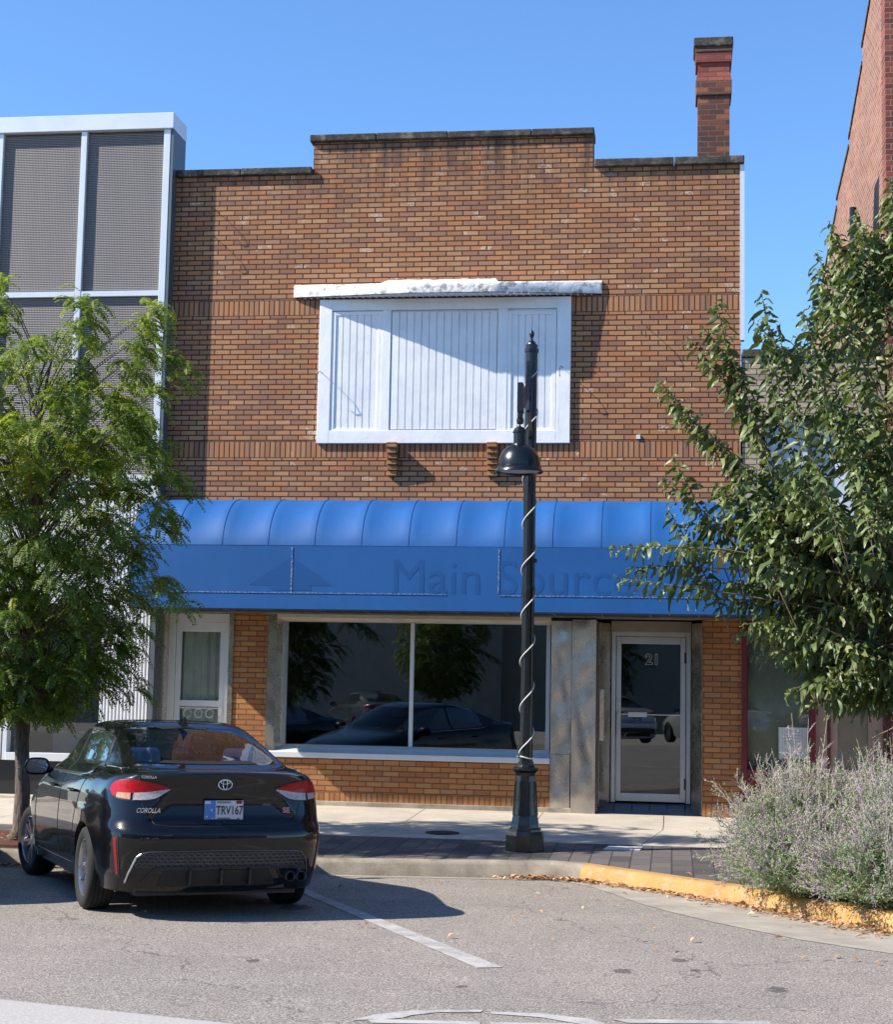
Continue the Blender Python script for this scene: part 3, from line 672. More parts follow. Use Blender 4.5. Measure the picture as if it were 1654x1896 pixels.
# ------------------------------------------------------------------ left screen-fronted building
L = empty('screen_fronted_building', (-9, 0, .2), 0, 'left neighbour building with grey metal mesh panels in a white aluminium grid', 'building')
def mesh_screen():
    t = NT('grey_woven_metal_mesh'); P = t.sep(t.pos())
    w1 = t.math('SINE', t.math('MULTIPLY', P[2], 2*math.pi/.024))
    w2 = t.math('SINE', t.math('MULTIPLY', t.math('ADD', P[0], t.math('MULTIPLY', P[2], .02)), 2*math.pi/.022))
    h = t.math('ADD', t.math('MULTIPLY', w1, .7), t.math('MULTIPLY', w2, .2))
    c = t.ramp(t.math('ADD', t.math('MULTIPLY', h, .5), .5), [(.15, (.040,.039,.042)), (.55, (.16,.152,.15)), (.9, (.30,.285,.275))])
    v = t.noise(1, 4, .6, t.comb(t.math('MULTIPLY', P[0], 3), 0, t.math('MULTIPLY', P[2], .5)))
    c = t.mix(.45, c, t.ramp(v, [(.3, (.7,.7,.75)), (.7, (1.15,1.05,1.0))]), 'MULTIPLY')
    t.setc(c); t.p(Roughness=.6, Metallic=.2); t.bump(h, .006, .6); return t.m
MS = mesh_screen()
def lp(mb, n, mt, parent=L, **kw): return part(mb, n, mt, parent, **kw)
posts = [-6.765, -7.93, -9.12, -10.31, -11.5]
sc_ = MB()
for i in range(4):
    for (z0, z1) in ((6.92,9.10),(4.44,6.84)):
        s2 = MB(); s2.box(posts[i+1]+.045, posts[i]-.045, -.145, -.12, z0, z1); lp(s2, 'mesh_panel', MS)
for i, x in enumerate(posts):
    s2 = MB(); hw = .04 if i else .045; s2.box(x-hw, x+hw, -.20, -.10, 4.36, 9.12); lp(s2, 'vertical_mullion', M['alu'], bevel=.004)
for i in range(4):
    s2 = MB(); s2.box(posts[i+1]+.042, posts[i]-.047, -.195, -.10, 6.845, 6.915); lp(s2, 'horizontal_rail', M['alu']); s2 = MB(); s2.box(posts[i+1]+.042, posts[i]-.047, -.195, -.10, 4.36, 4.435); lp(s2, 'horizontal_rail', M['alu'])
s2 = MB(); s2.box(-11.6,-6.675,-.23,.36,9.125,9.345); lp(s2, 'parapet_cap', M['alu'], bevel=.006)
s2 = MB(); s2.box(-6.715,-6.676,-.195,.34,8.3,9.12); s2.box(-6.715,-6.676,-.195,-.002,.22,8.3); lp(s2, 'side_panel', M['alu_grey'])
s2 = MB(); s2.box(-11.6,-6.80,-.09,.34,4.3,9.1); s2.box(-11.6,-6.79,.35,18,.2,8.6); lp(s2, 'wall', M['dark'])
s2 = MB(); s2.box(-11.6,-6.72,-.17,.3,4.02,4.355); s2.box(-11.6,-7.36,-.16,.3,2.74,4.02); lp(s2, 'transom_band', plain('pale_transom_band', (.55,.56,.55), .6))
fl_ = MB(); xs_ = []; yy_ = []
x = -7.36
while x < -6.74: xs_ += [x, x+.004, x+.024, x+.028]; yy_ += [-.15, -.185, -.185, -.15]; x += .048
fl_.grid([[(a, b, .62) for a, b in zip(xs_, yy_)], [(a, b, 4.02) for a, b in zip(xs_, yy_)]]); fl_.box(-7.36,-6.72,-.14,.1,.2,4.02)
lp(fl_, 'fluted_panel', M['white'])
for (a, b) in ((-8.64,-7.40),(-10.0,-8.76),(-11.4,-10.12)):
    s2 = MB(); s2.box(a-.06,a,-.19,.05,.68,2.74); s2.box(b,b+.04,-.19,.05,.68,2.74); s2.box(a,b,-.21,.05,.68,.78); wo = lp(s2, 'shop_window_frame', M['alu'], bevel=.004)
    s2 = MB(); s2.box(a,b,-.06,-.052,.78,2.74); lp(s2, 'window_glass', M['glass'], wo)
s2 = MB(); s2.box(-11.6,-7.36,-.10,.3,.2,.68); lp(s2, 'stall_riser', plain('black_tile_riser', (.02,.02,.021), .3))
s2 = MB(); s2.box(-11.6,-6.8,-.32,.3,.1,.235); lp(s2, 'plinth', M['walk'], bevel=.006)
s2 = MB(); s2.box(-8.2,-7.75,.3,.9,.2,1.05); lp(s2, 'shop_counter', M['ledge']); s2 = MB(); s2.box(-9.6,-8.9,.5,1.2,.2,.9); lp(s2, 'shop_counter', M['ledge'])
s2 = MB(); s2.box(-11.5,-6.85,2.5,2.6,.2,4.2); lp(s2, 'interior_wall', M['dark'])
# ------------------------------------------------------------------ right low buff building
G = empty('buff_brick_building', (1.8, 0, .2), 0, 'low pale buff brick shop behind the right tree with maroon trim and tan door', 'building')
def gp_(mb, n, mt, parent=G, **kw): return part(mb, n, mt, parent, **kw)
GX0, GX1 = .86, 2.62
k = MB()
k.box(GX0,1.10,.02,.3,2.9,5.98); k.box(1.10,2.3,.02,.3,5.24,5.98); k.box(1.10,2.3,.02,.3,2.9,3.7); k.box(2.3,GX1,.02,.3,2.9,5.98); gp_(k, 'upper_wall', M['brick_beige'])
k = MB(); k.box(GX0,GX1,-.02,.35,5.98,6.08); gp_(k, 'coping', M['stone'], bevel=.01)
k = MB(); k.box(GX0,GX1,.31,14,2.9,5.8); gp_(k, 'side_wall', M['brick_redx'])
k = MB(); k.box(1.10,2.3,.20,.23,3.7,5.24); wo = gp_(k, 'upper_window', plain('pale_blue_window_blind', (.55,.62,.72), .5))
k = MB(); k.box(1.10,1.15,.10,.19,3.7,5.24); k.box(2.25,2.3,.10,.19,3.7,5.24); k.box(1.68,1.73,.10,.19,3.7,5.24); k.box(1.15,2.25,.10,.19,5.18,5.24); gp_(k, 'window_frame', M['dark'], wo)
MAR = plain('maroon_painted_trim', (.13,.012,.022), .4)
k = MB(); k.box(.852,.915,-.03,.3,.2,2.64); gp_(k, 'maroon_post', MAR)
k = MB(); k.box(1.69,1.75,-.03,.3,.2,2.64); gp_(k, 'maroon_post', MAR)
k = MB(); k.box(.915,1.69,-.02,.3,.2,.80); gp_(k, 'window_base', MAR)
k = MB(); k.box(.86,GX1,.0,.3,2.751,2.899); gp_(k, 'fascia_board', plain('brown_fascia', (.16,.11,.08), .7))
k = MB(); k.box(.915,1.69,.22,.24,.80,2.64); wo = gp_(k, 'papered_window', plain('dusty_papered_glass', (.55,.50,.38), .35, 0, .2, 1.5))
k = MB(); k.box(.925,1.68,.12,.126,.82,2.63); gp_(k, 'window_glass', M['glass'], wo)
k = MB(); k.box(.917,.925,.0,.2,.80,2.64); k.box(.917,1.69,.0,.2,.80,.83); gp_(k, 'window_frame', M['dark'], wo)
TAN = plain('tan_painted_wood', (.36,.24,.185), .55)
k = MB(); k.box(1.75,1.90,.10,.3,.2,2.64); k.box(1.94,2.03,.14,.20,.22,2.5); k.box(2.40,2.58,.14,.20,.22,2.5); k.box(2.03,2.40,.14,.20,.22,.82); k.box(2.03,2.40,.14,.20,1.60,1.65); k.box(2.03,2.40,.14,.20,2.38,2.5); do_ = gp_(k, 'wooden_door', TAN, bevel=.004)
k = MB(); k.box(2.03,2.40,.17,.175,.82,1.60); k.box(2.03,2.40,.17,.175,1.65,2.38); gp_(k, 'door_glass', plain('dusty_door_glass', (.20,.17,.12), .2), do_)
k = MB(); k.lathe([(.001,-.03),(.026,-.028),(.03,-.012),(.034,0),(.001,0)], (1.985,.14,1.56), 20, 'Y'); gp_(k, 'door_lock', M['alu_door'], do_, smooth=True)
k = MB(); k.box(1.90,1.94,.10,.3,.2,2.64); k.box(2.58,2.66,.06,.3,.2,2.64); gp_(k, 'door_frame', plain('dark_red_frame', (.10,.022,.02), .5), do_)
k = MB(); k.box(GX0,GX1,.3,.36,.2,2.9); gp_(k, 'back_board', M['dark'])
pn = MB(); pn.box(1.31,1.67,.116,.1185,.94,1.325); pn_ = tag(pn.build('paper_notice', plain('white_paper', (.62,.62,.60), .7)), 'white paper notice taped low in the dusty window right of the brick pier', 'notice')
tx = MB()
for i, (a, b) in enumerate([(1.42,1.56),(1.40,1.58),(1.40,1.57),(1.42,1.58),(1.40,1.52)]): tx.box(a, b, .1148, .1158, 1.26-i*.035, 1.264-i*.035)
tx.box(1.385,1.60,.1149,.1158,1.285,1.288); tx.box(1.385,1.388,.1149,.1158,1.08,1.285); tx.box(1.597,1.60,.1149,.1158,1.08,1.285)
tx.build('print_lines', plain('grey_ink', (.3,.3,.32), .7), pn_)
# ------------------------------------------------------------------ tall red building
Q = empty('tall_red_brick_building', (5, 0, .2), 0, 'tall red brick building at the right edge with a long stepped side wall', 'building')
RX = 2.665
k = MB(); st = [(.01,11.62),(2.5,11.62),(2.5,10.74),(4.25,10.74),(4.25,10.12),(6.2,10.12),(6.2,9.78),(9.5,9.78),(9.5,8.95),(13,8.95)]
# side wall (plane X = RX) with roofline following the photographed steps
poly = [(.002,.2),(.002,11.75),(1.3,11.25),(2.50,10.86),(2.50,10.72),(4.3,10.12),(6.2,9.80),(6.25,9.70),(7.8,9.28),(10.8,8.40),(14,7.6),(14,.2)]
poly = [(.32,.2),(.32,11.6),(2.50,11.0),(2.50,10.74),(4.3,10.25),(4.3,10.12),(6.2,9.86),(6.2,9.72),(8.8,9.1),(8.8,8.95),(12,8.2),(16,8.0),(16,.2)]
k.prism(poly, RX, RX+.3, 'X'); part(k, 'side_wall', M['brick_redy'], Q)
k = MB(); k.box(RX-.012,12,-.03,.318,.2,12.2); part(k, 'front_wall', M['brick_redx'], Q)
k = MB()
top = poly[1:12]
for a, b in zip(top[:-1], top[1:]):
    if b[0]-a[0] > .1:
        k.hexa([(RX-.02,a[0],a[1]-.01),(RX+.34,a[0],a[1]-.01),(RX+.34,b[0],b[1]-.01),(RX-.02,b[0],b[1]-.01),(RX-.02,a[0],a[1]+.05),(RX+.34,a[0],a[1]+.07),(RX+.34,b[0],b[1]+.07),(RX-.02,b[0],b[1]+.05)])
part(k, 'coping', M['stone'], Q)
k = MB(); k.tube([(RX-.05,3.4,8.9),(RX-.05,3.4,6.2)], .05, 8); part(k, 'downpipe', M['black_metal'], Q)
k = MB(); k.box(RX+.3,12,.32,16,.2,7.8); part(k, 'building_core', M['brick_redx'], Q)
# ------------------------------------------------------------------ street lamp
def make_lamp():
    T = empty('street_lamp', (-1.49, -3.8, WZ(-3.8)), 0, 'black cast street lamp with fluted base and dome shade standing in the pavers', 'street lamp')
    BM = M['black_metal']
    def sq(prof, n=8, rot=math.pi/8):
        k = MB(); rows = []
        for r, h in prof: rows.append([(r*math.cos(rot+2*math.pi*i/n), r*math.sin(rot+2*math.pi*i/n), h) for i in range(n)])
        k.grid(rows, close=True); k.f.append(tuple(range(n-1, -1, -1))); k.f.append(tuple(len(rows)*n-n+i for i in range(n))); k.mi += [0, 0]; return k
    b = sq([(.205,0),(.205,.165),(.198,.17),(.175,.20),(.172,.225),(.155,.235),(.150,.27),(.132,.36),(.118,.50),(.108,.70),(.105,.76),(.112,.79),(.14,.815),(.142,.835),(.10,.845),(.085,.87),(.085,.90)])
    b.build('base', BM, T, bevel=.004)
    pan = MB()
    for i in range(8):
        a = math.pi/8*2*i
        c, s = math.cos(a), math.sin(a)
        def P(r, w, h): return (c*r*.924-s*w, s*r*.924+c*w, h)
        pan.tube([P(.137,-.035,.36),P(.113,-.030,.70),P(.113,.030,.70),P(.137,.035,.36),P(.137,-.035,.36)], .0035, 4)
    pan.build('base_moulding', BM, T)
    k = MB(); k.lathe([(.068,.85),(.064,2.6),(.063,5.02),(.063,5.25)], seg=28); k.lathe([(.069,2.60),(.071,2.62),(.071,2.68),(.069,2.70)], seg=28); k.build('pole', BM, T, smooth=True)
    k = MB(); k.lathe([(.072,5.17),(.074,5.19),(.074,5.205),(.050,5.215),(.046,5.26),(.034,5.285),(.014,5.30),(.012,5.325),(.022,5.34),(.027,5.36),(.024,5.385),(.012,5.40),(.004,5.415),(.003,5.43)], seg=24); k.build('finial', BM, T, smooth=True)
    # arm: a flat bar that leaves the pole top and curves out over the kerb
    k = MB(); pts = []
    for i in range(13):
        t = i/12; pts.append((-.012-.03*t**2, -.055-.50*t**2.2, 5.06-.58*t))
    for i in range(12):
        a, b_ = pts[i], pts[i+1]; w = .026
        k.hexa([(a[0]-w,a[1]-.045,a[2]),(a[0]+w,a[1]-.045,a[2]),(a[0]+w,a[1]+.02,a[2]),(a[0]-w,a[1]+.02,a[2]),(b_[0]-w,b_[1]-.045,b_[2]),(b_[0]+w,b_[1]-.045,b_[2]),(b_[0]+w,b_[1]+.02,b_[2]),(b_[0]-w,b_[1]+.02,b_[2])])
    k.tube([(.0,-.04,4.25),(.02,-.25,4.32),(.02,-.50,4.46)], .02, 8)
    k.build('arm', BM, T)
    k = MB(); k.box(-.075,-.020,-.72,-.56,4.42,4.72); k.box(-.07,-.025,-.70,-.58,4.36,4.42); k.lathe([(.001,4.30),(.03,4.305),(.036,4.33),(.036,4.36),(.025,4.375)], (-.05,-.64,0), 16); k.build('photocell_bracket', BM, T, bevel=.004)
    k = MB(); c = (-.05,-.66,0)
    k.lathe([(.008,4.30),(.012,4.28),(.05,4.262),(.066,4.235),(.066,4.225),(.072,4.22),(.072,4.212),(.062,4.208),(.062,4.10),(.075,4.092),(.078,4.085),(.12,4.07),(.165,4.03),(.20,3.965),(.215,3.89),(.214,3.868),(.224,3.860),(.224,3.848),(.240,3.825),(.243,3.812),(.236,3.806),(.21,3.826)], c, 40)
    sh = k.build('lamp_shade', BM, T, smooth=True, angle=30)
    k = MB(); k.lathe([(.001,3.818),(.10,3.812),(.208,3.826)], c, 32); k.build('lens', plain('frosted_lamp_lens', (.42,.43,.44), .3), sh, smooth=True)
    k = MB(); k.box(.06,.085,-.03,.03,2.95,2.99); k.build('bracket', BM, T); k = MB(); k.box(-.08,-.06,-.1,-.05,4.70,4.74); k.build('bracket', BM, T)
    return T
lamp = make_lamp()
k = MB(); pts = []
pitch = .475; N = 400
for i in range(N+1):
    z = .98+i/N*4.0-.0; a = -math.pi/2+2*math.pi*(z-1.08)/pitch; r = .072+.003*math.sin(z*7)
    pts.append((-1.49+r*math.cos(a), -3.8+r*math.sin(a), WZ(-3.8)+z))
k.tube(pts, .0075, 6)
a0 = [(-1.49+.09*math.cos(a), -3.8+.09*math.sin(a), WZ(-3.8)+.945+.012*math.sin(a*2)) for a in [i*.3-2.2 for i in range(20)]]; k.tube(a0, .007, 6)
tag(k.build('light_cable', plain('white_rope_cable', (.58,.57,.53), .5), smooth='all'), 'pale rope cable wound in a spiral round the black lamp post', 'cable')

# ------------------------------------------------------------------ sedan
CARP = NT('black_car_paint'); CARP.p(Base_Color=(.003,.0034,.0045,1), Roughness=.3, Coat_Weight=1, Coat_Roughness=.012, Coat_IOR=1.45, Specular_IOR_Level=.08); CARP.bump(CARP.noise(2.3, 2), .003, .25); CARP = CARP.m
RUB = plain('black_trim_plastic', (.012,.012,.012), .5, 0, .2, 30)
TYR = plain('tyre_rubber', (.008,.008,.008), .85, 0, .2, 30, .002, 80)
RIM = plain('machined_alloy', (.42,.43,.45), .25, .9, .06, 8)
RIMD = plain('dark_alloy', (.05,.05,.055), .4, .5)
def lens(name, c, rough=.06):
    t = NT(name); w = t.n('ShaderNodeTexVoronoi'); w.inputs['Scale'].default_value = 55; tc = t.n('ShaderNodeTexCoord'); t.l(tc.outputs['Object'], w.inputs['Vector'])
    t.setc(t.mix(.45, c, t.ramp(w.outputs['Distance'], [(.1, (.35,.35,.35)), (.6, (1.4,1.4,1.4))]), 'MULTIPLY')); t.p(Roughness=.35, Specular_IOR_Level=.2, Coat_Weight=.2, Coat_Roughness=.02); return t.m
RED = lens('red_tail_lens', (.30,.002,.006)); REDD = lens('dark_red_reflector', (.22,.008,.012)); WHT = lens('clear_tail_lens', (.36,.33,.33)); AMB = lens('amber_tail_lens', (.42,.22,.14))
CHR = plain('chrome', (.62,.63,.65), .12, 1, .03)
SGL = NT('dark_side_glass'); SGL.p(Base_Color=(.02,.028,.03,1), Roughness=.02, Specular_IOR_Level=1.0, Coat_Weight=1, Coat_Roughness=.01, Coat_IOR=1.9); SGL = SGL.m
SEAT = plain('grey_blue_seat_cloth', (.42,.52,.64), .9); CABIN = plain('cabin_grey_plastic', (.14,.16,.18), .6)
# body levels: z, rear y, half width, front y, rear corner depth, front corner depth
LV = [(.19,-2.15,.80,2.10,.32,.5),(.21,-2.21,.84,2.16,.34,.5),(.27,-2.25,.85,2.22,.36,.55),(.34,-2.275,.87,2.26,.38,.6),(.42,-2.292,.875,2.29,.40,.6),(.50,-2.308,.885,2.31,.42,.6),
      (.58,-2.315,.89,2.31,.42,.62),(.64,-2.312,.89,2.29,.42,.62),(.675,-2.295,.888,2.27,.42,.62),(.70,-2.262,.887,2.25,.40,.64),(.74,-2.245,.885,2.20,.40,.66),(.80,-2.232,.883,2.12,.40,.7),(.86,-2.222,.878,1.95,.41,.7),
      (.92,-2.212,.868,1.66,.42,.6),(.96,-2.212,.855,1.40,.42,.5),(1.00,-2.222,.838,1.15,.42,.4),(1.03,-2.236,.815,1.06,.42,.3),(1.055,-2.24,.79,1.02,.43,.3),(1.07,-2.225,.772,.99,.44,.3),(1.08,-2.15,.760,.96,.40,.3),
      (1.098,-2.02,.748,.93,.30,.3),(1.113,-1.90,.740,.90,.22,.28),(1.127,-1.80,.733,.87,.17,.26),(1.145,-1.73,.725,.82,.14,.24),(1.19,-1.60,.706,.73,.14,.24),(1.24,-1.45,.686,.63,.14,.24),(1.29,-1.29,.664,.53,.14,.24),(1.34,-1.10,.640,.41,.14,.24),(1.377,-.94,.618,.32,.14,.24),
      (1.404,-.79,.596,.22,.14,.22),(1.424,-.65,.568,.14,.13,.20),(1.440,-.50,.51,.04,.12,.18),(1.450,-.36,.40,-.02,.10,.15),(1.456,-.24,.22,-.08,.08,.1)]
def levels():
    out = []
    for i in range(len(LV)-1):
        a, b = LV[i], LV[i+1]
        n = max(1, int(math.hypot(b[0]-a[0], (b[1]-a[1])*.6)/.03))
        for j in range(n): t = j/n; out.append(tuple(a[q]*(1-t)+b[q]*t for q in range(6)))
    out.append(LV[-1]); return out
def smst(x): x = max(0, min(1, x)); return x*x*(3-2*x)
def rear_dent(x, z):
    ax = abs(x); hw = .60-(z-.70)*.95
    k = smst((hw-ax)/.035+.5)*smst((z-.705)/.03)*smst((.905-z)/.03)
    return .028*k
def build_car():
    T = empty('parked_car', (0, 0, 0))
    NR, NS, NF = 56, 44, 20
    ts = [math.copysign(1-(1-abs(u))**1.5, u) for u in [-1+2*i/NR for i in range(NR+1)]]
    tf = [-1+2*i/NF for i in range(NF+1)]
    rows = []; meta = []
    L_ = levels()
    for (z, yr, w_, yf, Br, Bf) in L_:
        row = []; mt = []
        pr = 8 if z < 1.08 else 6
        wr = w_*(.965 if z < 1.07 else .90 if z > 1.1 else .94)
        wfn = w_*.93
        def side_w(y):
            a = max(0, (-y-.9)/1.2); b = max(0, (y-.9)/1.3)
            k = 1-(1-.965)*min(1, a)**1.5-(1-.93)*min(1, b)**1.5
            if z > 1.09: k = 1-.10*max(0, min(1, (-.2-y)/1.3))**1.4-.05*max(0, min(1, (y-.1)/.8))
            flare = 0
            if .3 < z < .78:
                for yc in (-1.35, 1.35): flare += .012*math.exp(-((y-yc)/.38)**4)
            return w_*k+flare
        for t in ts:
            at = abs(t); x = wr*t
            y = yr+.09*at**2+Br*(1-(1-at**pr)**.5 if at < 1 else 1)*.9
            if z < 1.08: y += rear_dent(x, z)
            row.append((x, y, z+(.012*(1-at*at) if .99 < z < 1.09 else 0))); mt.append(('r', t))
        ys, ye = yr+.09+Br*.9, yf-.12-Bf*.9
        for i in range(1, NS):
            t = i/NS; y = ys*(1-t)+ye*t
            x = side_w(y)
            # blend to corners
            if t < .12: x = x+(wr-x)*(1-t/.12)
            if t > .88: x = x+(wfn-x)*((t-.88)/.12)
            if .80 < z < .95: x -= .0
            row.append((x, y, z)); mt.append(('s', t))
        for t in reversed(tf):
            at = abs(t); row.append((wfn*t, yf-.12*at**2-Bf*.9*(1-(1-at**3)**.5 if at < 1 else 1), z)); mt.append(('f', t))
        for i in range(NS-1, 0, -1):
            t = i/NS; y = ys*(1-t)+ye*t; x = side_w(y)
            if t < .12: x = x+(wr-x)*(1-t/.12)
            if t > .88: x = x+(wfn-x)*((t-.88)/.12)
            row.append((-x, y, z)); mt.append(('s', t))
        rows.append(row); meta.append(mt)
    n = len(rows[0]); nr = len(rows)
    k = MB(); k.v = [v for r_ in rows for v in r_]
    for i in range(nr-1):
        z = (rows[i][0][2]+rows[i+1][0][2])/2; z = L_[i][0]*.5+L_[i+1][0]*.5
        for j in range(n):
            j2 = (j+1) % n; k.f.append((i*n+j, i*n+j2, (i+1)*n+j2, (i+1)*n+j))
            kind, t = meta[i][j]; k2, t2 = meta[i][j2]; mi = 0
            if kind == 'r' and k2 == 'r' and 1.132 < z < 1.395:
                lim = .87
                if abs((t+t2)/2) < lim: mi = 1
            if kind == 'f' and k2 == 'f' and 1.06 < z < 1.37 and abs((t+t2)/2) < .85: mi = 2
            k.mi.append(mi)
    k.f.append(tuple(range(n-1, -1, -1))); k.mi.append(0)
    k.f.append(tuple((nr-1)*n+j for j in range(n))); k.mi.append(0)
    body = k.build('body_tmp', [CARP, CARP, CARP])
    # wheel arches
    for yc in (-1.35, 1.35):
        cm = MB(); cm.lathe([(.352,-1.2),(.352,1.2)], (0, yc, .316), 40, 'X'); c_ = cm.build('cut', [CARP, CARP, CARP])
        md = body.modifiers.new('b', 'BOOLEAN'); md.operation = 'DIFFERENCE'; md.object = c_; md.solver = 'EXACT'
    dg = bpy.context.evaluated_depsgraph_get(); me = bpy.data.meshes.new_from_object(body.evaluated_get(dg))
    for o in [o for o in bpy.data.objects if o.name.startswith('cut') or o.name.startswith('body_tmp')]: bpy.data.objects.remove(o)
    bvh = BVHTree.FromPolygons([v.co.copy() for v in me.vertices], [tuple(p_.vertices) for p_ in me.polygons])
    def split(name, mi, mat, parent):
        vs_ = []; mp = {}; fs = []
        for p_ in me.polygons:
            if p_.material_index != mi: continue
            f = []
            for vi in p_.vertices:
                if vi not in mp: mp[vi] = len(vs_); vs_.append(tuple(me.vertices[vi].co))
                f.append(mp[vi])
            fs.append(tuple(f))
        q = MB(); q.add(vs_, fs); return q.build(name, mat, parent, smooth=True, angle=38)
    body = split('body', 0, CARP, T)
    # inner floor block keeps light out of the lower cabin
    rw = split('rear_window', 1, M['glass_tint'], T); split('windscreen', 2, M['glass_tint'], T)
    def rc(x, z):
        a = math.atan2(x, 1.02); d = Vector((math.sin(a), -math.cos(a), 0))
        return bvh.ray_cast(Vector((0, -1.2, z))+d*3, -d)
    def patch_r(top, bot, nx, nz, off=.004):
        """patch on the rear skin between two (x,z) curves"""
        def at(c, t):
            t = t*(len(c)-1); i = min(int(t), len(c)-2); f = t-i; return (c[i][0]*(1-f)+c[i+1][0]*f, c[i][1]*(1-f)+c[i+1][1]*f)
        rows = []
        for j in range(nz+1):
            r_ = []
            for i in range(nx+1):
                a, b = at(top, i/nx), at(bot, i/nx); f = j/nz; x, z = a[0]*(1-f)+b[0]*f, a[1]*(1-f)+b[1]*f
                h = rc(x, z)
                if h[0] is None: h = rc(x*.985, z)
                if h[0] is None: p_ = Vector((x, -1.8, z)); nn = Vector((0, -1, 0))
                else: p_, nn = h[0], h[1]
                if nn.y*(-1.0)+nn.x*x < 0: nn = -nn
                r_.append(p_+nn*off)
            rows.append(r_)
        return rows
    def patch_s(sgn, top, bot, nx, nz, off=.004):
        def at(c, t):
            t = t*(len(c)-1); i = min(int(t), len(c)-2); f = t-i; return (c[i][0]*(1-f)+c[i+1][0]*f, c[i][1]*(1-f)+c[i+1][1]*f)
        rows = []
        for j in range(nz+1):
            r_ = []
            for i in range(nx+1):
                a, b = at(top, i/nx), at(bot, i/nx); f = j/nz; y, z = a[0]*(1-f)+b[0]*f, a[1]*(1-f)+b[1]*f
                h = bvh.ray_cast(Vector((3*sgn, y, z)), Vector((-sgn, 0, 0)))
                p_ = h[0] if h[0] is not None else Vector((.7*sgn, y, z))
                r_.append(Vector((p_.x+sgn*off, p_.y, p_.z)))
            rows.append(r_)
        return rows
    def GB(rows, name, mat, parent=T, **kw):
        q = MB(); q.grid(rows); return q.build(name, mat, parent, smooth='all', **kw)
    # black frit round the rear glass
    for (tp, bt) in (([(-.60,1.402),(0,1.410),(.60,1.402)],[(-.60,1.384),(0,1.392),(.60,1.384)]),([(-.75,1.155),(0,1.148),(.75,1.155)],[(-.76,1.134),(0,1.128),(.76,1.134)])):
        GB(patch_r(tp, bt, 30, 3, .003), 'glass_edge', RUB, rw)
    # lights
    for s in (-1, 1):
        X = lambda pts: [(p_[0]*s, p_[1]) for p_ in pts]
        top = X([(1.12,.962),(1.06,.995),(.93,1.014),(.75,1.022),(.60,1.014),(.50,.992),(.415,.962)])
        mid = X([(1.12,.957),(1.06,.938),(.93,.926),(.75,.926),(.60,.934),(.50,.948),(.417,.958)])
        bot = X([(1.12,.954),(1.06,.915),(.93,.888),(.75,.875),(.62,.874),(.53,.888),(.42,.955)])
        ho = GB(patch_r([(p_[0]*1.0+(.006*s), p_[1]+.008) for p_ in top], [(p_[0], p_[1]-.008) for p_ in bot], 40, 10, .003), 'tail_light', RUB)
        GB(patch_r(top, mid, 40, 5, .009), 'red_lens', RED, ho)
        def sub(c, a, b, n=8):
            out = []
            for i in range(n+1):
                t = (a+(b-a)*i/n)*(len(c)-1); q = min(int(t), len(c)-2); f = t-q; out.append((c[q][0]*(1-f)+c[q+1][0]*f, c[q][1]*(1-f)+c[q+1][1]*f))
            return out
        GB(patch_r(sub(mid,.515,.99), sub(bot,.515,.99), 16, 4, .009), 'clear_lens', WHT, ho)
        GB(patch_r(sub(mid,.30,.485), sub(bot,.30,.485), 8, 4, .009), 'clear_lens', WHT if s > 0 else AMB, ho)
        GB(patch_r(sub(mid,.02,.29), sub(bot,.02,.29), 8, 4, .009), 'red_lens', RED, ho)
        # corner reflector
        GB(patch_r([(.86*s,.60),(.90*s,.605)], [(.84*s,.34),(.865*s,.335)], 3, 10, .006), 'reflector', REDD)
        GB(patch_r([(.84*s,.62),(.92*s,.625)], [(.82*s,.32),(.885*s,.315)], 4, 12, .003), 'reflector_surround', RUB)
    # honeycomb band, silver trim, diffuser
    hb_t = [(-.60,.492),(-.3,.502),(0,.505),(.3,.502),(.60,.492)]; hb_b = [(-.70,.345),(-.3,.35),(0,.385),(.3,.38),(.69,.36)]
    hb = GB(patch_r(hb_t, hb_b, 40, 5, .004), 'lower_grille', RUB)
    hx = MB()
    for r_ in range(5):
        for c_ in range(32):
            x = -.70+c_*.046+(.023 if r_ % 2 else 0); z = .484-r_*.0255
            lo = .36 if x > -.2 else .40-.0
            if abs(x) > .60+(.49-z)*.6 or z < (.40 if -.5 < x < .05 else .385): continue
            h = rc(x, z)
            if h[0] is None: continue
            p_ = h[0]+h[1]*.006 if h[1].y < 0 else h[0]-h[1]*.006
            ring = [(p_.x+.0215*math.cos(a)*1.0, p_.y, p_.z+.0125*math.sin(a)) for a in [i*math.pi/3 for i in range(7)]]
            hx.tube(ring, .0032, 4, False)
    hx.build('honeycomb', plain('satin_dark_grille', (.11,.11,.12), .35, .4), hb)
    def trim(pts, r, name, mat, parent=T, off=.006):
        out = []
        for i in range(len(pts)-1):
            for j in range(8):
                f = j/8; x, z = pts[i][0]*(1-f)+pts[i+1][0]*f, pts[i][1]*(1-f)+pts[i+1][1]*f
                h = rc(x, z)
                if h[0] is not None: out.append(h[0]+(h[1] if h[1].y < 0 else -h[1])*off)
        q = MB(); q.tube(out, r, 6); return q.build(name, mat, parent, smooth='all')
    trim([(-.775,.275),(-.70,.38),(-.645,.465),(-.59,.496)], .009, 'silver_trim', CHR)
    trim([(-.59,.496),(-.54,.505),(0,.515),(.54,.505),(.60,.49),(.66,.44),(.72,.30)], .0045, 'silver_trim', plain('satin_trim', (.14,.14,.15), .3, .8))
    trim([(-.62,.275),(-.50,.385),(-.45,.395),(.32,.395),(.40,.38),(.46,.29)], .008, 'diffuser_edge', RUB)
    GB(patch_r([(-.44,.37),(.34,.37)], [(-.50,.25),(.42,.25)], 20, 3, .005), 'diffuser', plain('matt_black', (.006,.006,.006), .7))
    
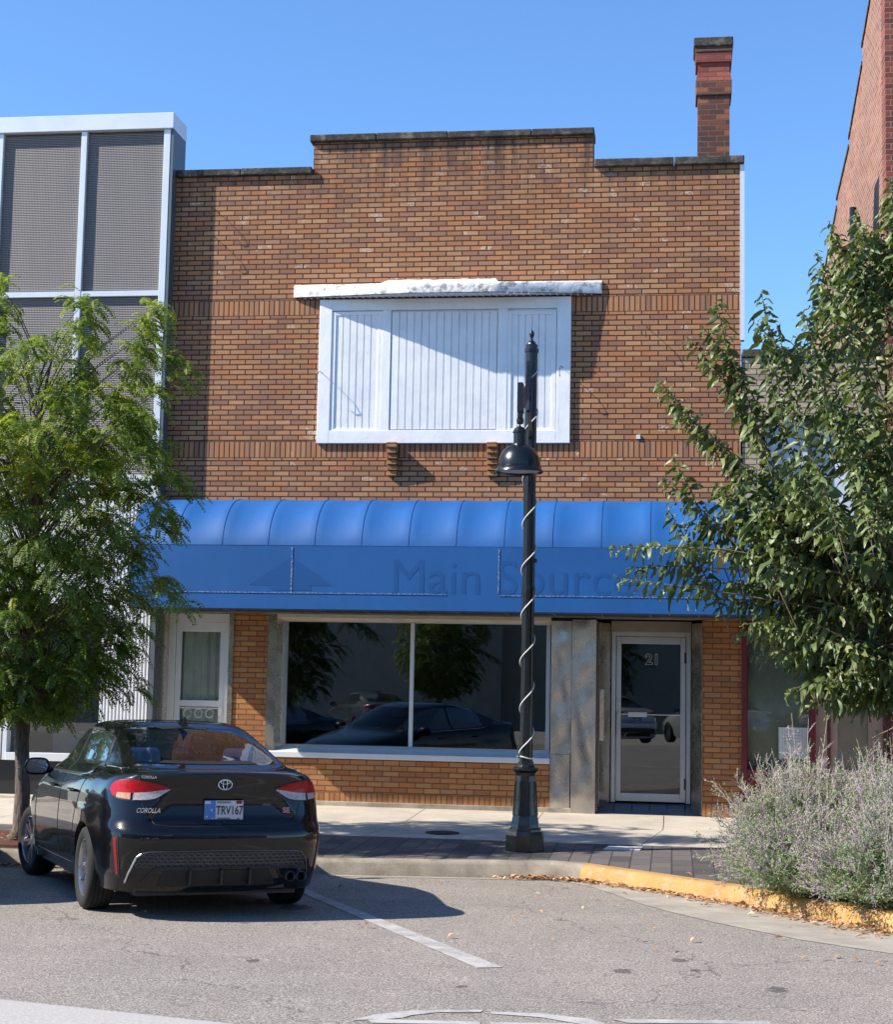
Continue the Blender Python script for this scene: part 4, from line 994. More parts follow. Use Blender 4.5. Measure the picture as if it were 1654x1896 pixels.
    for x in (-.26,-.02,.20):
        q = MB(); q.hexa([(x-.008,-2.30,.26),(x+.008,-2.30,.26),(x+.008,-2.15,.26),(x-.008,-2.15,.26),(x-.008,-2.31,.37),(x+.008,-2.31,.37),(x+.008,-2.2,.37),(x-.008,-2.2,.37)])
        q.build('diffuser_fin', RUB, T)
    q = MB(); q.box(-.62,.62,-2.1,2.0,.17,.2); q.box(-.50,.50,-2.05,-1.8,.2,.32); q.box(.28,.5,-2.2,-1.9,.22,.29); q.build('underbody', RUB, T)
    for x in (.515,.60):
        q = MB(); q.lathe([(.037,-2.22),(.039,-2.315),(.036,-2.318),(.030,-2.31),(.028,-2.2)], (x, 0, .315), 20, 'Y', False); q.build('exhaust_tip', plain('sooty_chrome', (.16,.16,.165), .3, .9), T, smooth=True, angle=60)
    # seams
    
    trim([(-.69,1.035),(-.67,.90),(-.60,.76),(-.52,.700),(-.40,.686),(0,.684),(.40,.686),(.52,.700),(.60,.76),(.67,.90),(.69,1.035)], .0035, 'boot_seam', RUB, off=.0005)
    # number plate
    h = rc(0, .80); py = h[0].y-.012
    q = MB(); q.box(-.1545,.1545,py,py+.02,.722,.880); pf = q.build('plate_frame', RUB, T, bevel=.003)
    q = MB(); q.box(-.150,.150,py-.004,py-.0005,.7265,.8755); PW = plain('plate_white', (.50,.50,.52), .4); q.build('number_plate', PW, pf)
    q = MB(); q.box(-.150,-.065,py-.0055,py-.0042,.7265,.8755)
    q.build('plate_blue_field', plain('plate_blue', (.05,.17,.42), .4), pf)
    q = MB()
    for (cx, cz, r0) in ((-.095,.805,.013),(-.13,.755,.012),(-.088,.745,.009)):
        pts = [(cx+(r0 if i % 2 == 0 else r0*.42)*math.sin(i*math.pi/5), py-.0062, cz+(r0 if i % 2 == 0 else r0*.42)*math.cos(i*math.pi/5)) for i in range(10)]; q.add(pts, [tuple(range(10))])
    q.build('plate_star', PW, pf)
    INK = plain('navy_plate_ink', (.012,.015,.03), .5)
    rx = Matrix.Rotation(R(90), 4, 'X')
    text_obj('plate_number', 'TRV167', .090, INK, Matrix.Translation((.044, py-.0058, .800)) @ rx, pf, .0004, sx=.70, bold=.0015)
    text_obj('plate_state', 'INDIANA', .026, INK, Matrix.Translation((.0, py-.0060, .862)) @ rx, pf, .0004)
    text_obj('plate_county', '46', .020, INK, Matrix.Translation((.115, py-.0060, .740)) @ rx, pf, .0004)
    q = MB(); q.box(.095,.140,py-.006,py-.004,.852,.874); q.build('plate_sticker', REDD, pf)
    q = MB(); q.box(-.05,.05,py-.006,py-.005,.735,.748); q.build('plate_ribbon', plain('dull_plum_ribbon', (.14,.09,.13), .5), pf)
    q = MB(); q.box(-.148,-.105,py-.006,py-.0045,.852,.872); q.build('plate_sticker', PW, pf)
    # lettering and emblem
    h = rc(-.585, .80)
    SIL = plain('silver_lettering', (.55,.56,.58), .25, .7)
    text_obj('badge_lettering', 'COROLLA', .048, SIL, Matrix.Translation(h[0]+Vector((-.003,-.010,0))) @ Matrix.Rotation(math.atan2(h[1].x, -h[1].y)*1.0, 4, 'Z') @ rx @ Matrix(((1,.25,0,0),(0,1,0,0),(0,0,1,0),(0,0,0,1))), T, .002, sx=.80, bold=.001)
    h = rc(-.60, 1.045)
    text_obj('dealer_sticker', 'COROLLA', .028, SIL, Matrix.Translation(h[0]+Vector((0,-.006,0))) @ Matrix.Rotation(math.atan2(h[1].x, -h[1].y), 4, 'Z') @ rx, T, .001, sx=.9, bold=.001)
    h = rc(.52, .80)
    text_obj('badge_lettering', 'SE', .055, plain('pinkish_badge', (.42,.25,.27), .3, .4), Matrix.Translation(h[0]+Vector((0,-.006,0))) @ Matrix.Rotation(math.atan2(h[1].x, -h[1].y), 4, 'Z') @ rx, T, .002, bold=.002)
    h = rc(0, 1.005); ey = h[0].y-.012; ez = .995; q = MB()
    def oval(a, b, cz): return [(a*math.cos(t), ey, cz+b*math.sin(t)) for t in [i*math.pi/16 for i in range(33)]]
    q.tube(oval(.053,.038,ez), .0048, 8, False); q.tube(oval(.017,.036,ez), .0040, 8, False); q.tube(oval(.036,.014,ez+.018), .0040, 8, False)
    q.build('oval_emblem', CHR, T, smooth='all')
    # side glass
    for s in (-1, 1):
        g1t = [(-1.10,1.22),(-1.0,1.305),(-.85,1.35),(-.60,1.368),(-.27,1.372)]; g1b = [(-1.16,1.155),(-1.10,1.06),(-1.0,1.035),(-.7,1.028),(-.25,1.022)]
        fr2 = GB(patch_s(s, [(-1.13,1.24),(-1.0,1.325),(-.85,1.368),(-.3,1.388),(0,1.385),(.35,1.31),(.92,1.04)], [(-1.20,1.155),(-1.12,1.03),(-.9,1.014),(-.3,1.008),(0,1.004),(.35,1.0),(.95,.995)], 50, 12, .002), 'window_surround', RUB)
        GB(patch_s(s, g1t, g1b, 26, 14, .006), 'side_window', SGL, fr2)
        GB(patch_s(s, [(-.22,1.372),(0,1.368),(.25,1.325),(.55,1.21),(.80,1.08)], [(-.20,1.020),(0,1.018),(.25,1.015),(.55,1.012),(.85,1.008)], 26, 14, .006), 'side_window', SGL, fr2)
        q = MB()
        pts = [patch_s(s, [(y, z),(y+.001, z)], [(y, z-.001),(y+.001, z-.001)], 1, 1, .008)[0][0] for y, z in [(-1.19,1.10),(-1.14,1.03),(-.9,1.010),(-.3,1.003),(.3,.998),(.9,.992)]]
        q.tube(pts, .005, 5); q.build('window_trim', CHR, fr2)
        # door seams
        for yl in ([(-.98,.86),(-1.02,.98)],):
            pass
        for line in ([(-.24,1.0),(-.22,.7),(-.23,.40),(-.24,.30)], [(-1.15,1.0),(-1.06,.86),(-.96,.70),(-.90,.50),(-.86,.36)], [(.90,.98),(.93,.7),(.92,.45),(.90,.30)], [(-.86,.31),(0,.30),(.9,.30)]):
            l2 = []
            for i in range(len(line)-1):
                for j in range(6): f = j/6; l2.append((line[i][0]*(1-f)+line[i+1][0]*f, line[i][1]*(1-f)+line[i+1][1]*f))
            l2.append(line[-1])
            pts = [patch_s(s, [(y, z),(y+.001, z)], [(y, z-.001),(y+.001, z-.001)], 1, 1, .0005)[0][0] for y, z in l2]
            q = MB(); q.tube(pts, .003, 5); q.build('door_seam', RUB, T)
        for yc in (-.95+.02, .0+-.02-.0):
            yy = yc; h1 = patch_s(s, [(yy,.90),(yy+.2,.90)], [(yy,.87),(yy+.2,.87)], 6, 2, .028)
            q = MB(); q.grid(h1); q.grid([[Vector((v.x-s*.014, v.y, v.z)) for v in r_] for r_ in h1])
            pa = h1[1]; q = MB(); q.tube([Vector((pa[0].x-s*.028, pa[0].y, pa[0].z)), pa[0], pa[3], pa[6], Vector((pa[6].x-s*.028, pa[6].y, pa[6].z))], .011, 8); q.build('door_handle', CARP, T, smooth='all')
        # mirror
        q = MB(); cx = s*.945; rows = []
        for i in range(13):
            a = i/12; x0 = -.115+.23*a
            hgt = .075*(1-abs(2*a-1)**3.5)**.5+.002; dep = .055*(1-abs(2*a-1)**3)**.5+.004
            rows.append([(cx+s*x0, .62+(dep*1.5 if math.cos(t) > 0 else dep*.25)*math.cos(t), 1.02+hgt*math.sin(t)) for t in [j*math.pi/8 for j in range(16)]])
        q.grid(rows, close=True); q.tube([(s*.80,.66,.985),(s*.90,.64,.975)], .025, 8); mo = q.build('door_mirror', CARP, T, smooth=True, angle=70)
        q = MB(); q.grid([[(cx+s*(-.095+.19*i/8), .604, 1.02+(.058*(1-abs(2*i/8-1)**4)**.5+.001)*v) for i in range(9)] for v in (-1, 0, 1)]); q.build('mirror_glass', plain('mirror_glass', (.35,.38,.42), .02, 1, .0), mo)
        # wheels
        for yc in (-1.35, 1.35):
            q = MB(); r_ = .316; w2 = .108; xc = s*.775
            prof = [(.215,-w2*.8),(.235,-w2*.98),(.28,-w2),(.303,-w2*.9),(.314,-w2*.7)]
            for gx in (-.05,-.018,.018,.05): prof += [(.316,gx-.012),(.316,gx-.004),(.309,gx-.003),(.309,gx+.003),(.316,gx+.004)]
            prof += [(.314,w2*.7),(.303,w2*.9),(.28,w2),(.235,w2*.98),(.215,w2*.8)]
            if yc > 0:
                pass
            q.lathe(prof, (0,0,0), 56, 'X', False); wh = q.build('wheel', TYR, T, smooth=True, angle=50); wh.location = (xc, yc, r_)
            for z_ in range(0): pass
            if yc > 0: wh.rotation_euler = (0, 0, R(10))
            q = MB(); so_ = s*w2*.82
            q.lathe([(.222,-w2*.7*s),(.222,so_),(.212,so_+s*.004),(.205,so_-s*.02),(.20,-s*.03)], (0,0,0), 48, 'X', False)
            q.build('rim', RIM, wh, smooth=True, angle=50)
            q = MB(); q.lathe([(.001,s*.015),(.165,s*.015),(.165,s*.03),(.001,s*.03)], (0,0,0), 32, 'X'); q.build('brake_disc', RIMD, wh)
            q = MB()
            for i in range(10):
                a = i*math.pi/5+(.10 if i % 2 else -.10)
                ca, sa = math.cos(a), math.sin(a); wd = .013; xo = so_-s*.006; xi = so_-s*.028
                p0, p1 = .045, .212
                def PP(r0, wv, x_): return (x_, r0*ca-wv*sa, r0*sa+wv*ca)
                q.hexa([PP(p0,-wd*1.1,xi-s*.02),PP(p0,wd*1.1,xi-s*.02),PP(p0,wd*1.1,xi+s*.008),PP(p0,-wd*1.1,xi+s*.008),PP(p1,-wd,xo-s*.03),PP(p1,wd,xo-s*.03),PP(p1,wd*.8,xo),PP(p1,-wd*.8,xo)])
            q.lathe([(.001,so_-s*.015),(.05,so_-s*.02),(.06,so_-s*.04),(.06,so_-s*.06)], (0,0,0), 20, 'X')
            q.build('spokes', RIM, wh)
    # fin antenna
    q = MB(); q.hexa([(-.03,-1.02,1.382),(.03,-1.02,1.382),(.018,-.83,1.400),(-.018,-.83,1.400),(-.004,-1.03,1.465),(.004,-1.03,1.465),(.003,-.93,1.445),(-.003,-.93,1.445)])
    q.v = [(x, y+.10, z+.030) for x, y, z in q.v]; q.build('roof_antenna', CARP, T, bevel=.004)
    # cabin
    q = MB(); q.box(-.70,.70,-1.80,-1.25,1.04,1.10); q.box(-.72,.72,-1.4,.95,.55,.60); q.box(-.70,.70,.55,.95,.8,1.03); cab = q.build('cabin_trim', CABIN, T)
    def seat(x, y, w_, z0, z1, hr=True):
        q = MB(); q.hexa([(x-w_,y,z0),(x+w_,y,z0),(x+w_,y+.12,z0),(x-w_,y+.12,z0),(x-w_*.85,y-.16,z1),(x+w_*.85,y-.16,z1),(x+w_*.85,y-.06,z1),(x-w_*.85,y-.06,z1)])
        if hr: q.hexa([(x-.13,y-.20,z1+.02),(x+.13,y-.20,z1+.02),(x+.13,y-.10,z1+.02),(x-.13,y-.10,z1+.02),(x-.11,y-.21,z1+.19),(x+.11,y-.21,z1+.19),(x+.11,y-.13,z1+.19),(x-.11,y-.13,z1+.19)])
        return q.build('seat', SEAT, T, bevel=.03)
    for x in (-.36, .36): seat(x, .0, .26, .6, 1.16)
    seat(0, -1.0, .62, .6, 1.10, False)
    for x in (-.40, .40):
        q = MB(); q.hexa([(x-.15,-1.22,1.10),(x+.15,-1.22,1.10),(x+.15,-1.13,1.10),(x-.15,-1.13,1.10),(x-.13,-1.22,1.24),(x+.13,-1.22,1.24),(x+.13,-1.15,1.24),(x-.13,-1.15,1.24)]); q.build('headrest', SEAT, T, bevel=.03)
    q = MB(); q.hexa([(-.20,-1.66,1.10),(.20,-1.66,1.10),(.20,-1.56,1.10),(-.20,-1.56,1.10),(-.19,-1.64,1.145),(.19,-1.64,1.145),(.19,-1.58,1.145),(-.19,-1.58,1.145)]); q.build('brake_light', RUB, T, bevel=.005)
    return T
car = build_car()
tag(car, 'black four door sedan parked nose in at an angle, seen from behind', 'car', 'cars parked along the street')
def pose(c, x, y, th, z=None, pitch=None):
    c.location = (x, y, SZ(y)+.003 if z is None else z)
    c.rotation_mode = 'XYZ'
    slope = .023
    n = Vector((0, slope, 1)).normalized()
    fwd = Vector((-math.sin(th), math.cos(th), 0)); fwd = (fwd-n*fwd.dot(n)).normalized(); rg = fwd.cross(n)
    mm = Matrix((rg, fwd, n)).transposed().to_4x4(); mm.translation = c.location
    c.rotation_euler = mm.to_euler()
pose(car, -4.50, -6.628, .543)
c2 = copy_tree(car); pose(c2, -7.62, -6.75, .543); c2['label'] = 'second black sedan left of the picture, its shadow reaching beside the nearer car'
c2.name = 'parked_car.001'
# ------------------------------------------------------------------ trees
def leaf_mesh(name, V, Fc, tone, mat, parent, smooth=False):
    V = np.asarray(V, dtype=np.float32).reshape(-1, 3); nv = len(V)
    Fc = np.asarray(Fc, dtype=np.int32); k = Fc.shape[1]; nf = len(Fc)
    me = bpy.data.meshes.new(name); me.vertices.add(nv); me.vertices.foreach_set('co', V.ravel())
    me.loops.add(nf*k); me.loops.foreach_set('vertex_index', Fc.ravel())
    me.polygons.add(nf); me.polygons.foreach_set('loop_start', np.arange(0, nf*k, k, dtype=np.int32)); me.polygons.foreach_set('loop_total', np.full(nf, k, dtype=np.int32))
    me.update(calc_edges=True); me.materials.append(mat)
    at = me.attributes.new('tone', 'FLOAT', 'POINT'); at.data.foreach_set('value', np.asarray(tone, dtype=np.float32))
    if smooth: me.polygons.foreach_set('use_smooth', np.ones(nf, dtype=bool))
    o = bpy.data.objects.new(name, me); col.objects.link(o); o.parent = parent; return o
def unit(v): return v/np.maximum(np.linalg.norm(v, axis=-1, keepdims=True), 1e-9)
rng = np.random.default_rng(11)
def locust(loc, name, label, cat, group, seed=11, tips=None):
    rng = np.random.default_rng(seed)
    T = empty(name, loc, 0, label, cat, group)
    tk = MB()
    trunk = [(0,0,0),(.02,.01,.12),(.03,.0,.5),(-.01,.02,1.0),(.0,.0,1.5),(.05,.0,2.0),(.0,.04,2.8),(.08,-.03,3.6),(.02,.0,4.4),(.15,0,5.1)]
    tk.tube(trunk, [.12,.085,.078,.072,.074,.058,.045,.034,.022,.008], 12)
    tk.tube([(0,0,1.28),(-.15,-.03,1.40),(-.45,-.1,1.62),(-.9,-.15,2.2),(-1.2,-.1,3.0)], [.05,.045,.038,.03,.012], 8)
    # tuft centres
    C = []; limbs = []
    def env(z):   # crown radius by height above ground
        return np.interp(z, [1.25,1.7,2.2,3.0,3.8,4.6,5.2,5.7,6.0], [.35,1.05,1.35,1.45,1.45,1.30,1.15,.75,.2])
    spires = [(.52,-.1,5.62),(.45,.0,5.45),(.48,.0,5.2),(1.18,.1,5.55),(1.15,.05,5.35),(1.1,.0,5.1),(1.05,0,4.85),(-.45,-.2,5.75),(-.42,-.1,5.5),(-.45,-.15,5.25),(-.9,.2,5.4),(-1.3,-.1,5.0),(.0,.3,5.3),(-.1,-.3,5.0),
              (1.45,.0,4.80),(1.60,.05,4.88),(1.35,-.1,4.62),(1.55,-.2,3.75),(1.60,-.1,3.65),(1.35,-.3,3.45),(1.3,-.5,3.1),(1.65,-.5,2.55),(1.45,-.4,2.62),(1.75,-.5,2.45),(1.2,-.3,2.2),(1.0,-.2,1.75),(1.1,.2,1.6),(.8,-.3,1.45),(1.1,-.4,4.15),(1.15,-.3,4.4)]
    if tips is not None: spires = tips
    for q in spires: C.append((q, .30))
    cols = [(-.45,-.15,3.9,5.75),(.46,-.05,3.9,5.62),(1.15,.05,4.0,5.55),(-1.2,.1,3.9,5.3)]
    for (x_, y_, z0_, z1_) in cols:
        for q_ in range(15):
            f_ = q_/14; z_ = z0_+(z1_-z0_)*f_; r_ = .22*(1-f_*.75); C.append(((x_*(.8+.2*f_)+rng.normal(0,r_), y_+rng.normal(0,r_), z_), rng.uniform(.24,.32)))
    while len(C) < 590:
        z = rng.uniform(1.3, 5.0)
        if z > 4.2 and rng.random() < .50: continue
        r = env(z)*math.sqrt(rng.random()); a = rng.uniform(0, 2*math.pi)
        C.append(((r*math.cos(a), r*math.sin(a)*1.05, z), rng.uniform(.24,.36)))
    V = []; Fq = []; tone = []; nleaf = 0
    tw = MB()
    bi = 0
    for ci, (c, L0) in enumerate(C):
        c = np.array(c)
        # twig from the trunk
        zb = max(1.5, c[2]-.5-.55*math.hypot(c[0], c[1]))
        tz = np.array([trunk[0][0], 0, zb]); mid = (tz*.45+c*.55)+np.array([0, 0, .12])
        if ci % 2 == 0 or ci < len(spires):
            tw.tube([tuple(tz), tuple(mid), tuple(c)], [.009, .005, .002], 5, False)
        nf = rng.integers(8, 13)
        base_tone = np.clip(rng.uniform(.0, .55)+(c[2]-3.4)*.20, .02, .85)  # crown's own shade painted in: lower tufts darker; upper ones yellower by nature
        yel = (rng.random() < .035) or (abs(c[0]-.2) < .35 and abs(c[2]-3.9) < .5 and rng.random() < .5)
        out = np.array([c[0], c[1], 0]); out = out/max(np.linalg.norm(out), .1)
        for f in range(nf):
            a = rng.uniform(0, 2*math.pi); d = np.array([math.cos(a), math.sin(a), rng.uniform(-.1,.9)]); d = unit(d+out*.7)
            Lf = L0*rng.uniform(.75, 1.35); n = 14
            side = unit(np.cross(d, [0, 0, 1.0])); 
            p = c+rng.normal(0, .035, 3); cur = d.copy(); st = Lf/n
            tn = np.clip(base_tone+rng.normal(0, .1), 0, .85) if not yel else rng.uniform(.85, 1.0)
            roll = rng.uniform(-.5, .5)
            for i in range(n):
                cur = unit(cur+np.array([0, 0, -.06-.011*i])); p = p+cur*st
                ll = .052*(1-abs(2*(i+.5)/n-1)**3*.6)*rng.uniform(.8,1.2); lw = .0105
                nrm = unit(np.cross(side, cur))
                for s_ in (-1, 1):
                    ld = unit(side*s_*.9+cur*.35+nrm*(-.35+roll*s_)+rng.normal(0,.10,3)); wv = unit(np.cross(ld, nrm))*lw
                    m_ = p+ld*ll*.5; e_ = p+ld*ll
                    V += [p, m_+wv, e_, m_-wv]; Fq.append((nleaf, nleaf+1, nleaf+2, nleaf+3)); nleaf += 4; tone += [tn]*4
    to = tk.build('trunk', M['bark'], T, smooth='all')
    tw.build('branches', M['bark'], T, smooth='all')
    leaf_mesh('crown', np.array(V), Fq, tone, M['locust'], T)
    return T
lt = locust((-6.65,-4.47,.10), 'locust_tree', 'feathery leaved tree with drooping sprays in the mulch pit by the black car', 'tree', None)
k = MB(); k.box(-.03,.04,-.092,-.086,1.42,1.53); k.build('trunk_tag', M['alu'], lt)
def bigleaf_tree(loc, name, label, cat, seed=5):
    rng = np.random.default_rng(seed)
    T = empty(name, loc, 0, label, cat)
    tk = MB(); trunk = [(0,0,-.1),(.02,0,.3),(.0,.02,1.2),(.05,0,1.9),(0,0,2.8),(.1,.0,3.8),(.05,0,5.0),(0,0,6.2)]
    tk.tube(trunk, [.13,.10,.09,.085,.07,.05,.035,.01], 12)
    lx = loc[0]
    # shoots: (tip x, tip y, tip z) world, listed for the crown's outline, then filled
    ws = [(1.98,-5.5,6.55),(1.88,-5.3,6.1),(1.42,-5.5,6.15),(1.30,-5.6,5.85),(.80,-5.5,5.50),(.95,-5.4,5.2),(.38,-5.6,5.40),(.25,-5.6,5.15),(.12,-5.6,5.05),(-.15,-5.6,4.65),(-.05,-5.7,4.42),(.05,-5.5,4.35),(-.02,-5.5,3.95),(-.10,-5.7,3.72),(-.06,-5.6,3.45),(.0,-5.5,3.30),
          (-.56,-5.9,3.05),(-.42,-5.8,2.88),(-.50,-5.9,2.78),(.05,-5.7,3.05),(.15,-5.7,2.80),(.40,-5.6,2.62),(.55,-5.6,2.30),(.62,-5.7,2.38),(.95,-5.6,2.10),(1.0,-5.8,1.80),(1.15,-5.7,1.70),(1.45,-5.5,1.95),(1.75,-5.5,1.95),(2.0,-5.6,1.9),(1.6,-5.2,6.0),(2.2,-5.5,6.4),(2.6,-5.4,6.5),(1.2,-5.3,5.35),(1.1,-5.6,4.95),(.5,-5.6,4.9),(.6,-5.3,4.5)]
    tips = [np.array(w_)-np.array(loc) for w_ in ws]
    prof_z = [1.5,1.8,2.2,2.6,3.0,3.4,3.8,4.2,4.6,5.0,5.4,5.8,6.2,6.6]; prof_x = [1.5,1.15,.75,.50,.20,.12,.10,.20,.28,.42,.75,1.15,1.45,1.85]
    while len(tips) < 860:
        z = rng.uniform(1.75, 6.5); R0 = lx-np.interp(z, prof_z, prof_x)
        a = rng.uniform(0, 2*math.pi); r = R0*rng.uniform(.35, 1.0)**.6*.98
        if z > 4.9 and rng.random() < .35: continue
        p = np.array([r*math.cos(a), r*math.sin(a)*.72, z-loc[2]])
        if p[0]+lx < 1.95 and 3.9 < z < 5.7 and rng.random() < .68: continue
        if p[0] > 1.2: continue
        tips.append(p)
    V = []; Fq = []; tone = []; nv = 0; tw = MB()
    for ti, tip in enumerate(tips):
        named = ti < len(ws)
        Ls = rng.uniform(.6, 1.05)*(1.15 if named else 1)
        ro = np.array([tip[0], tip[1], 0]); rl = max(np.linalg.norm(ro), .2); ro = ro/rl
        zb = max(1.6, tip[2]-.7-rl*.45)
        kx = rng.uniform(.62,.92) if tip[2]+loc[2] > 3.4 else .3
        if named and tip[2]+loc[2] < 3.2: zb = tip[2]+rng.uniform(0,.35)   # low shoots droop outwards
        base = np.array([tip[0]*kx, tip[1]*kx, max(1.9, tip[2]-rng.uniform(.9,1.4)) if tip[2]+loc[2] > 3.4 else (max(tip[2]-.35, 1.7) if tip[2] > 2.3 else zb)]); d = tip-base; dl = np.linalg.norm(d); Ls = min(Ls, dl*.8)
        upb = .35 if tip[2]+loc[2] > 2.8 else -.1
        mid = base+d*.5+np.array([0, 0, .12*dl if upb > 0 else .05])
        def cv(t): return (1-t)**2*base+2*t*(1-t)*mid+t*t*tip
        t0 = 1-Ls/dl
        if named or ti % 3 == 0: tw.tube([tuple(cv(t)) for t in (0,.3,.6,.85,1)], [.005,.008,.007,.004,.002], 5, False)
        else: tw.tube([tuple(cv(t)) for t in (t0,.5+t0/2,1)], [.007,.005,.002], 4, False)
        nl = int(Ls/.038*(1.25 if named else 1.1)); base_t = np.clip(rng.normal(.38, .2), 0, .8)
        for i in range(nl):
            t = t0+(1-t0)*(i+.5)/nl; p = cv(t); ax = unit(cv(min(1, t+.02))-cv(t-.02))
            a = i*2.4+rng.uniform(-.5,.5); u_ = unit(np.cross(ax, [0.3,.2,1.0])); w_ = np.cross(ax, u_)
            ld = unit(ax*.55+(u_*math.cos(a)+w_*math.sin(a))*.9+np.array([0,0,-.55]))
            sz = rng.uniform(.105,.18)*(1-.45*max(0, t-.8)/.2); hw = sz*rng.uniform(.15,.24)
            nr = unit(np.cross(ld, rng.normal(0,1,3))); nr = unit(nr+np.array([0,-.2,.9])*.8); wv = unit(np.cross(ld, nr)); nr = unit(np.cross(wv, ld))
            droop = rng.uniform(.25,.8); fold = rng.uniform(.1,.5); tnv = np.clip(base_t+rng.normal(0,.12), 0, .9)
            if rng.random() < .015: tnv = 1.0
            pts = []
            for (q, wq) in ((0,.12),(.28,.85),(.6,.95),(.85,.5),(1,.04)):
                cpt = p+ld*sz*q+np.array([0,0,-1])*sz*droop*q*q
                cur = nr*fold*hw*wq+nr*.022*math.sin(q*9+a)
                pts += [cpt+wv*hw*wq+cur, cpt, cpt-wv*hw*wq+cur]
            V += pts
            for r_ in range(4):
                b = nv+r_*3; Fq += [(b, b+1, b+4, b+3), (b+1, b+2, b+5, b+4)]
            nv += 15; tone += [tnv]*15
    for i in range(37, 97, 2):
        e = tips[i]*.72-np.array([0,0,.4]); z0 = max(1.7, e[2]*.55); tw.tube([(.02,0,z0), tuple(e*.5+np.array([0,0,z0*.5+.1])), tuple(e)], [.026,.015,.005], 6, False)
    tk.build('trunk', M['bark'], T, smooth='all'); tw.build('branches', M['twig'], T, smooth='all')
    leaf_mesh('crown', np.array(V), Fq, tone, M['leaf'], T, True)
    return T
bigleaf_tree((3.1,-5.3,.15), 'broadleaf_tree', 'dense glossy leaved tree on the right behind the grey green bushes', 'tree')
# ------------------------------------------------------------------ sage shrubs
def sage(loc, rad, h, n, label, seed):
    rng = np.random.default_rng(seed)
    T = empty('sage_shrub', loc, 0, label, 'shrub', 'grey green flowering shrubs on the yellow kerb')
    st = MB(); V = []; Fq = []; tone = []; nv = 0; V2 = []; F2 = []; t2 = []; n2 = 0
    for i in range(n):
        a = rng.uniform(0, 2*math.pi); sp = rng.random()**.6
        tall = rng.random() < .09
        L = h*rng.uniform(.65,1.02)*(1.25 if tall else 1)*(1-.12*sp)
        d0 = np.array([math.cos(a)*sp*.65, math.sin(a)*sp*.65, 1.0]); tipx = rad*sp*rng.uniform(.8,1.1)
        b = np.array([math.cos(a)*sp*.18, math.sin(a)*sp*.18, 0])
        tip = np.array([math.cos(a)*tipx, math.sin(a)*tipx, L*math.sqrt(max(.08, 1-.75*sp*sp))])
        mid = b*.5+np.array([tip[0]*.55, tip[1]*.55, tip[2]*.6])
        if sp > .8 and rng.random() < .35: tip[2] *= .35
        def cv(t): return (1-t)**2*b+2*t*(1-t)*mid+t*t*tip
        flat = [tuple(cv(t)+rng.normal(0,.006,3)) for t in (0,.3,.55,.8,1)]
        st.tube(flat, [.0035,.003,.0026,.002,.0015], 3, False)
        nb = rng.integers(12, 18)
        segs = [(cv, .0, 1.0, 1)]
        for q in range(nb):
            t = rng.uniform(.22,.97); p0 = cv(t); ax = unit(cv(min(1,t+.03))-cv(t-.03)); aa = rng.uniform(0,6.28)
            u_ = unit(np.cross(ax,[.2,.3,1])); w_ = np.cross(ax,u_); dd = unit(ax*.75+(u_*math.cos(aa)+w_*math.sin(aa))*.75+np.array([0,0,.2])); ll = rng.uniform(.07,.20)*(1.15-t*.6)
            e = p0+dd*ll
            st.tube([tuple(p0), tuple(e)], [.0018,.001], 3, False)
            flower = (t > .62 or p0[2] > h*.62) and rng.random() < .85
            m = 13
            ftone = rng.choice([rng.uniform(.0,.22), rng.uniform(.45,1.0)], p=[.32,.68])
            for g_ in range(m):
                tt = (g_+.5)/m; c = p0+dd*ll*tt+rng.normal(0,.004,3); r1 = unit(rng.normal(0,1,3)); r2 = unit(np.cross(r1, rng.normal(0,1,3)))
                if flower:
                    s_ = rng.uniform(.003,.0065); V2 += [c-r1*s_, c+r2*s_, c+r1*s_, c-r2*s_]; F2.append((n2,n2+1,n2+2,n2+3)); n2 += 4; t2 += [ftone]*4
                else:
                    s_ = rng.uniform(.008,.016); w2_ = s_*.35; V += [c, c+r1*s_+r2*w2_, c+r1*s_*2, c+r1*s_-r2*w2_]; Fq.append((nv,nv+1,nv+2,nv+3)); nv += 4; tone += [rng.uniform(.1,.8)]*4
        # basal leaves
        for g_ in range(52):
            t = rng.uniform(.05,.85)**1.0; c = cv(t)+rng.normal(0,.05,3); c[2] = max(c[2], -.16 if math.hypot(c[0], c[1]) > .42 else .0); r1 = unit(rng.normal(0,1,3)+np.array([0,0,.3])); r2 = unit(np.cross(r1, rng.normal(0,1,3))); s_ = rng.uniform(.010,.020); w2_ = s_*.28
            V += [c, c+r1*s_+r2*w2_, c+r1*s_*2, c+r1*s_-r2*w2_]; Fq.append((nv,nv+1,nv+2,nv+3)); nv += 4; tone += [rng.uniform(.0,.7)]*4
    st.build('stems', M['sage_stem'], T)
    leaf_mesh('foliage', np.array(V), Fq, tone, M['sage_leaf'], T); leaf_mesh('flower_spikes', np.array(V2), F2, t2, M['sage_flower'], T)
sage((1.12,-6.05,.16), .90, 1.20, 400, 'grey green flowering shrub spilling over the yellow kerb, nearest the shop door', 1)
sage((1.12,-6.62,.16), .80, .72, 330, 'lower leafy shrub hanging over the yellow kerb at the front of the bed', 2)
sage((1.95,-6.35,.16), .80, 1.32, 330, 'tall lavender grey shrub at the right edge, in front of the tan door', 3)
sage((1.72,-7.30,.16), .85, .85, 330, 'shrub at the lower right corner over the yellow kerb', 4)
sage((1.75,-5.45,.16), .70, 1.25, 180, 'shrub behind the others, in front of the papered window', 6)
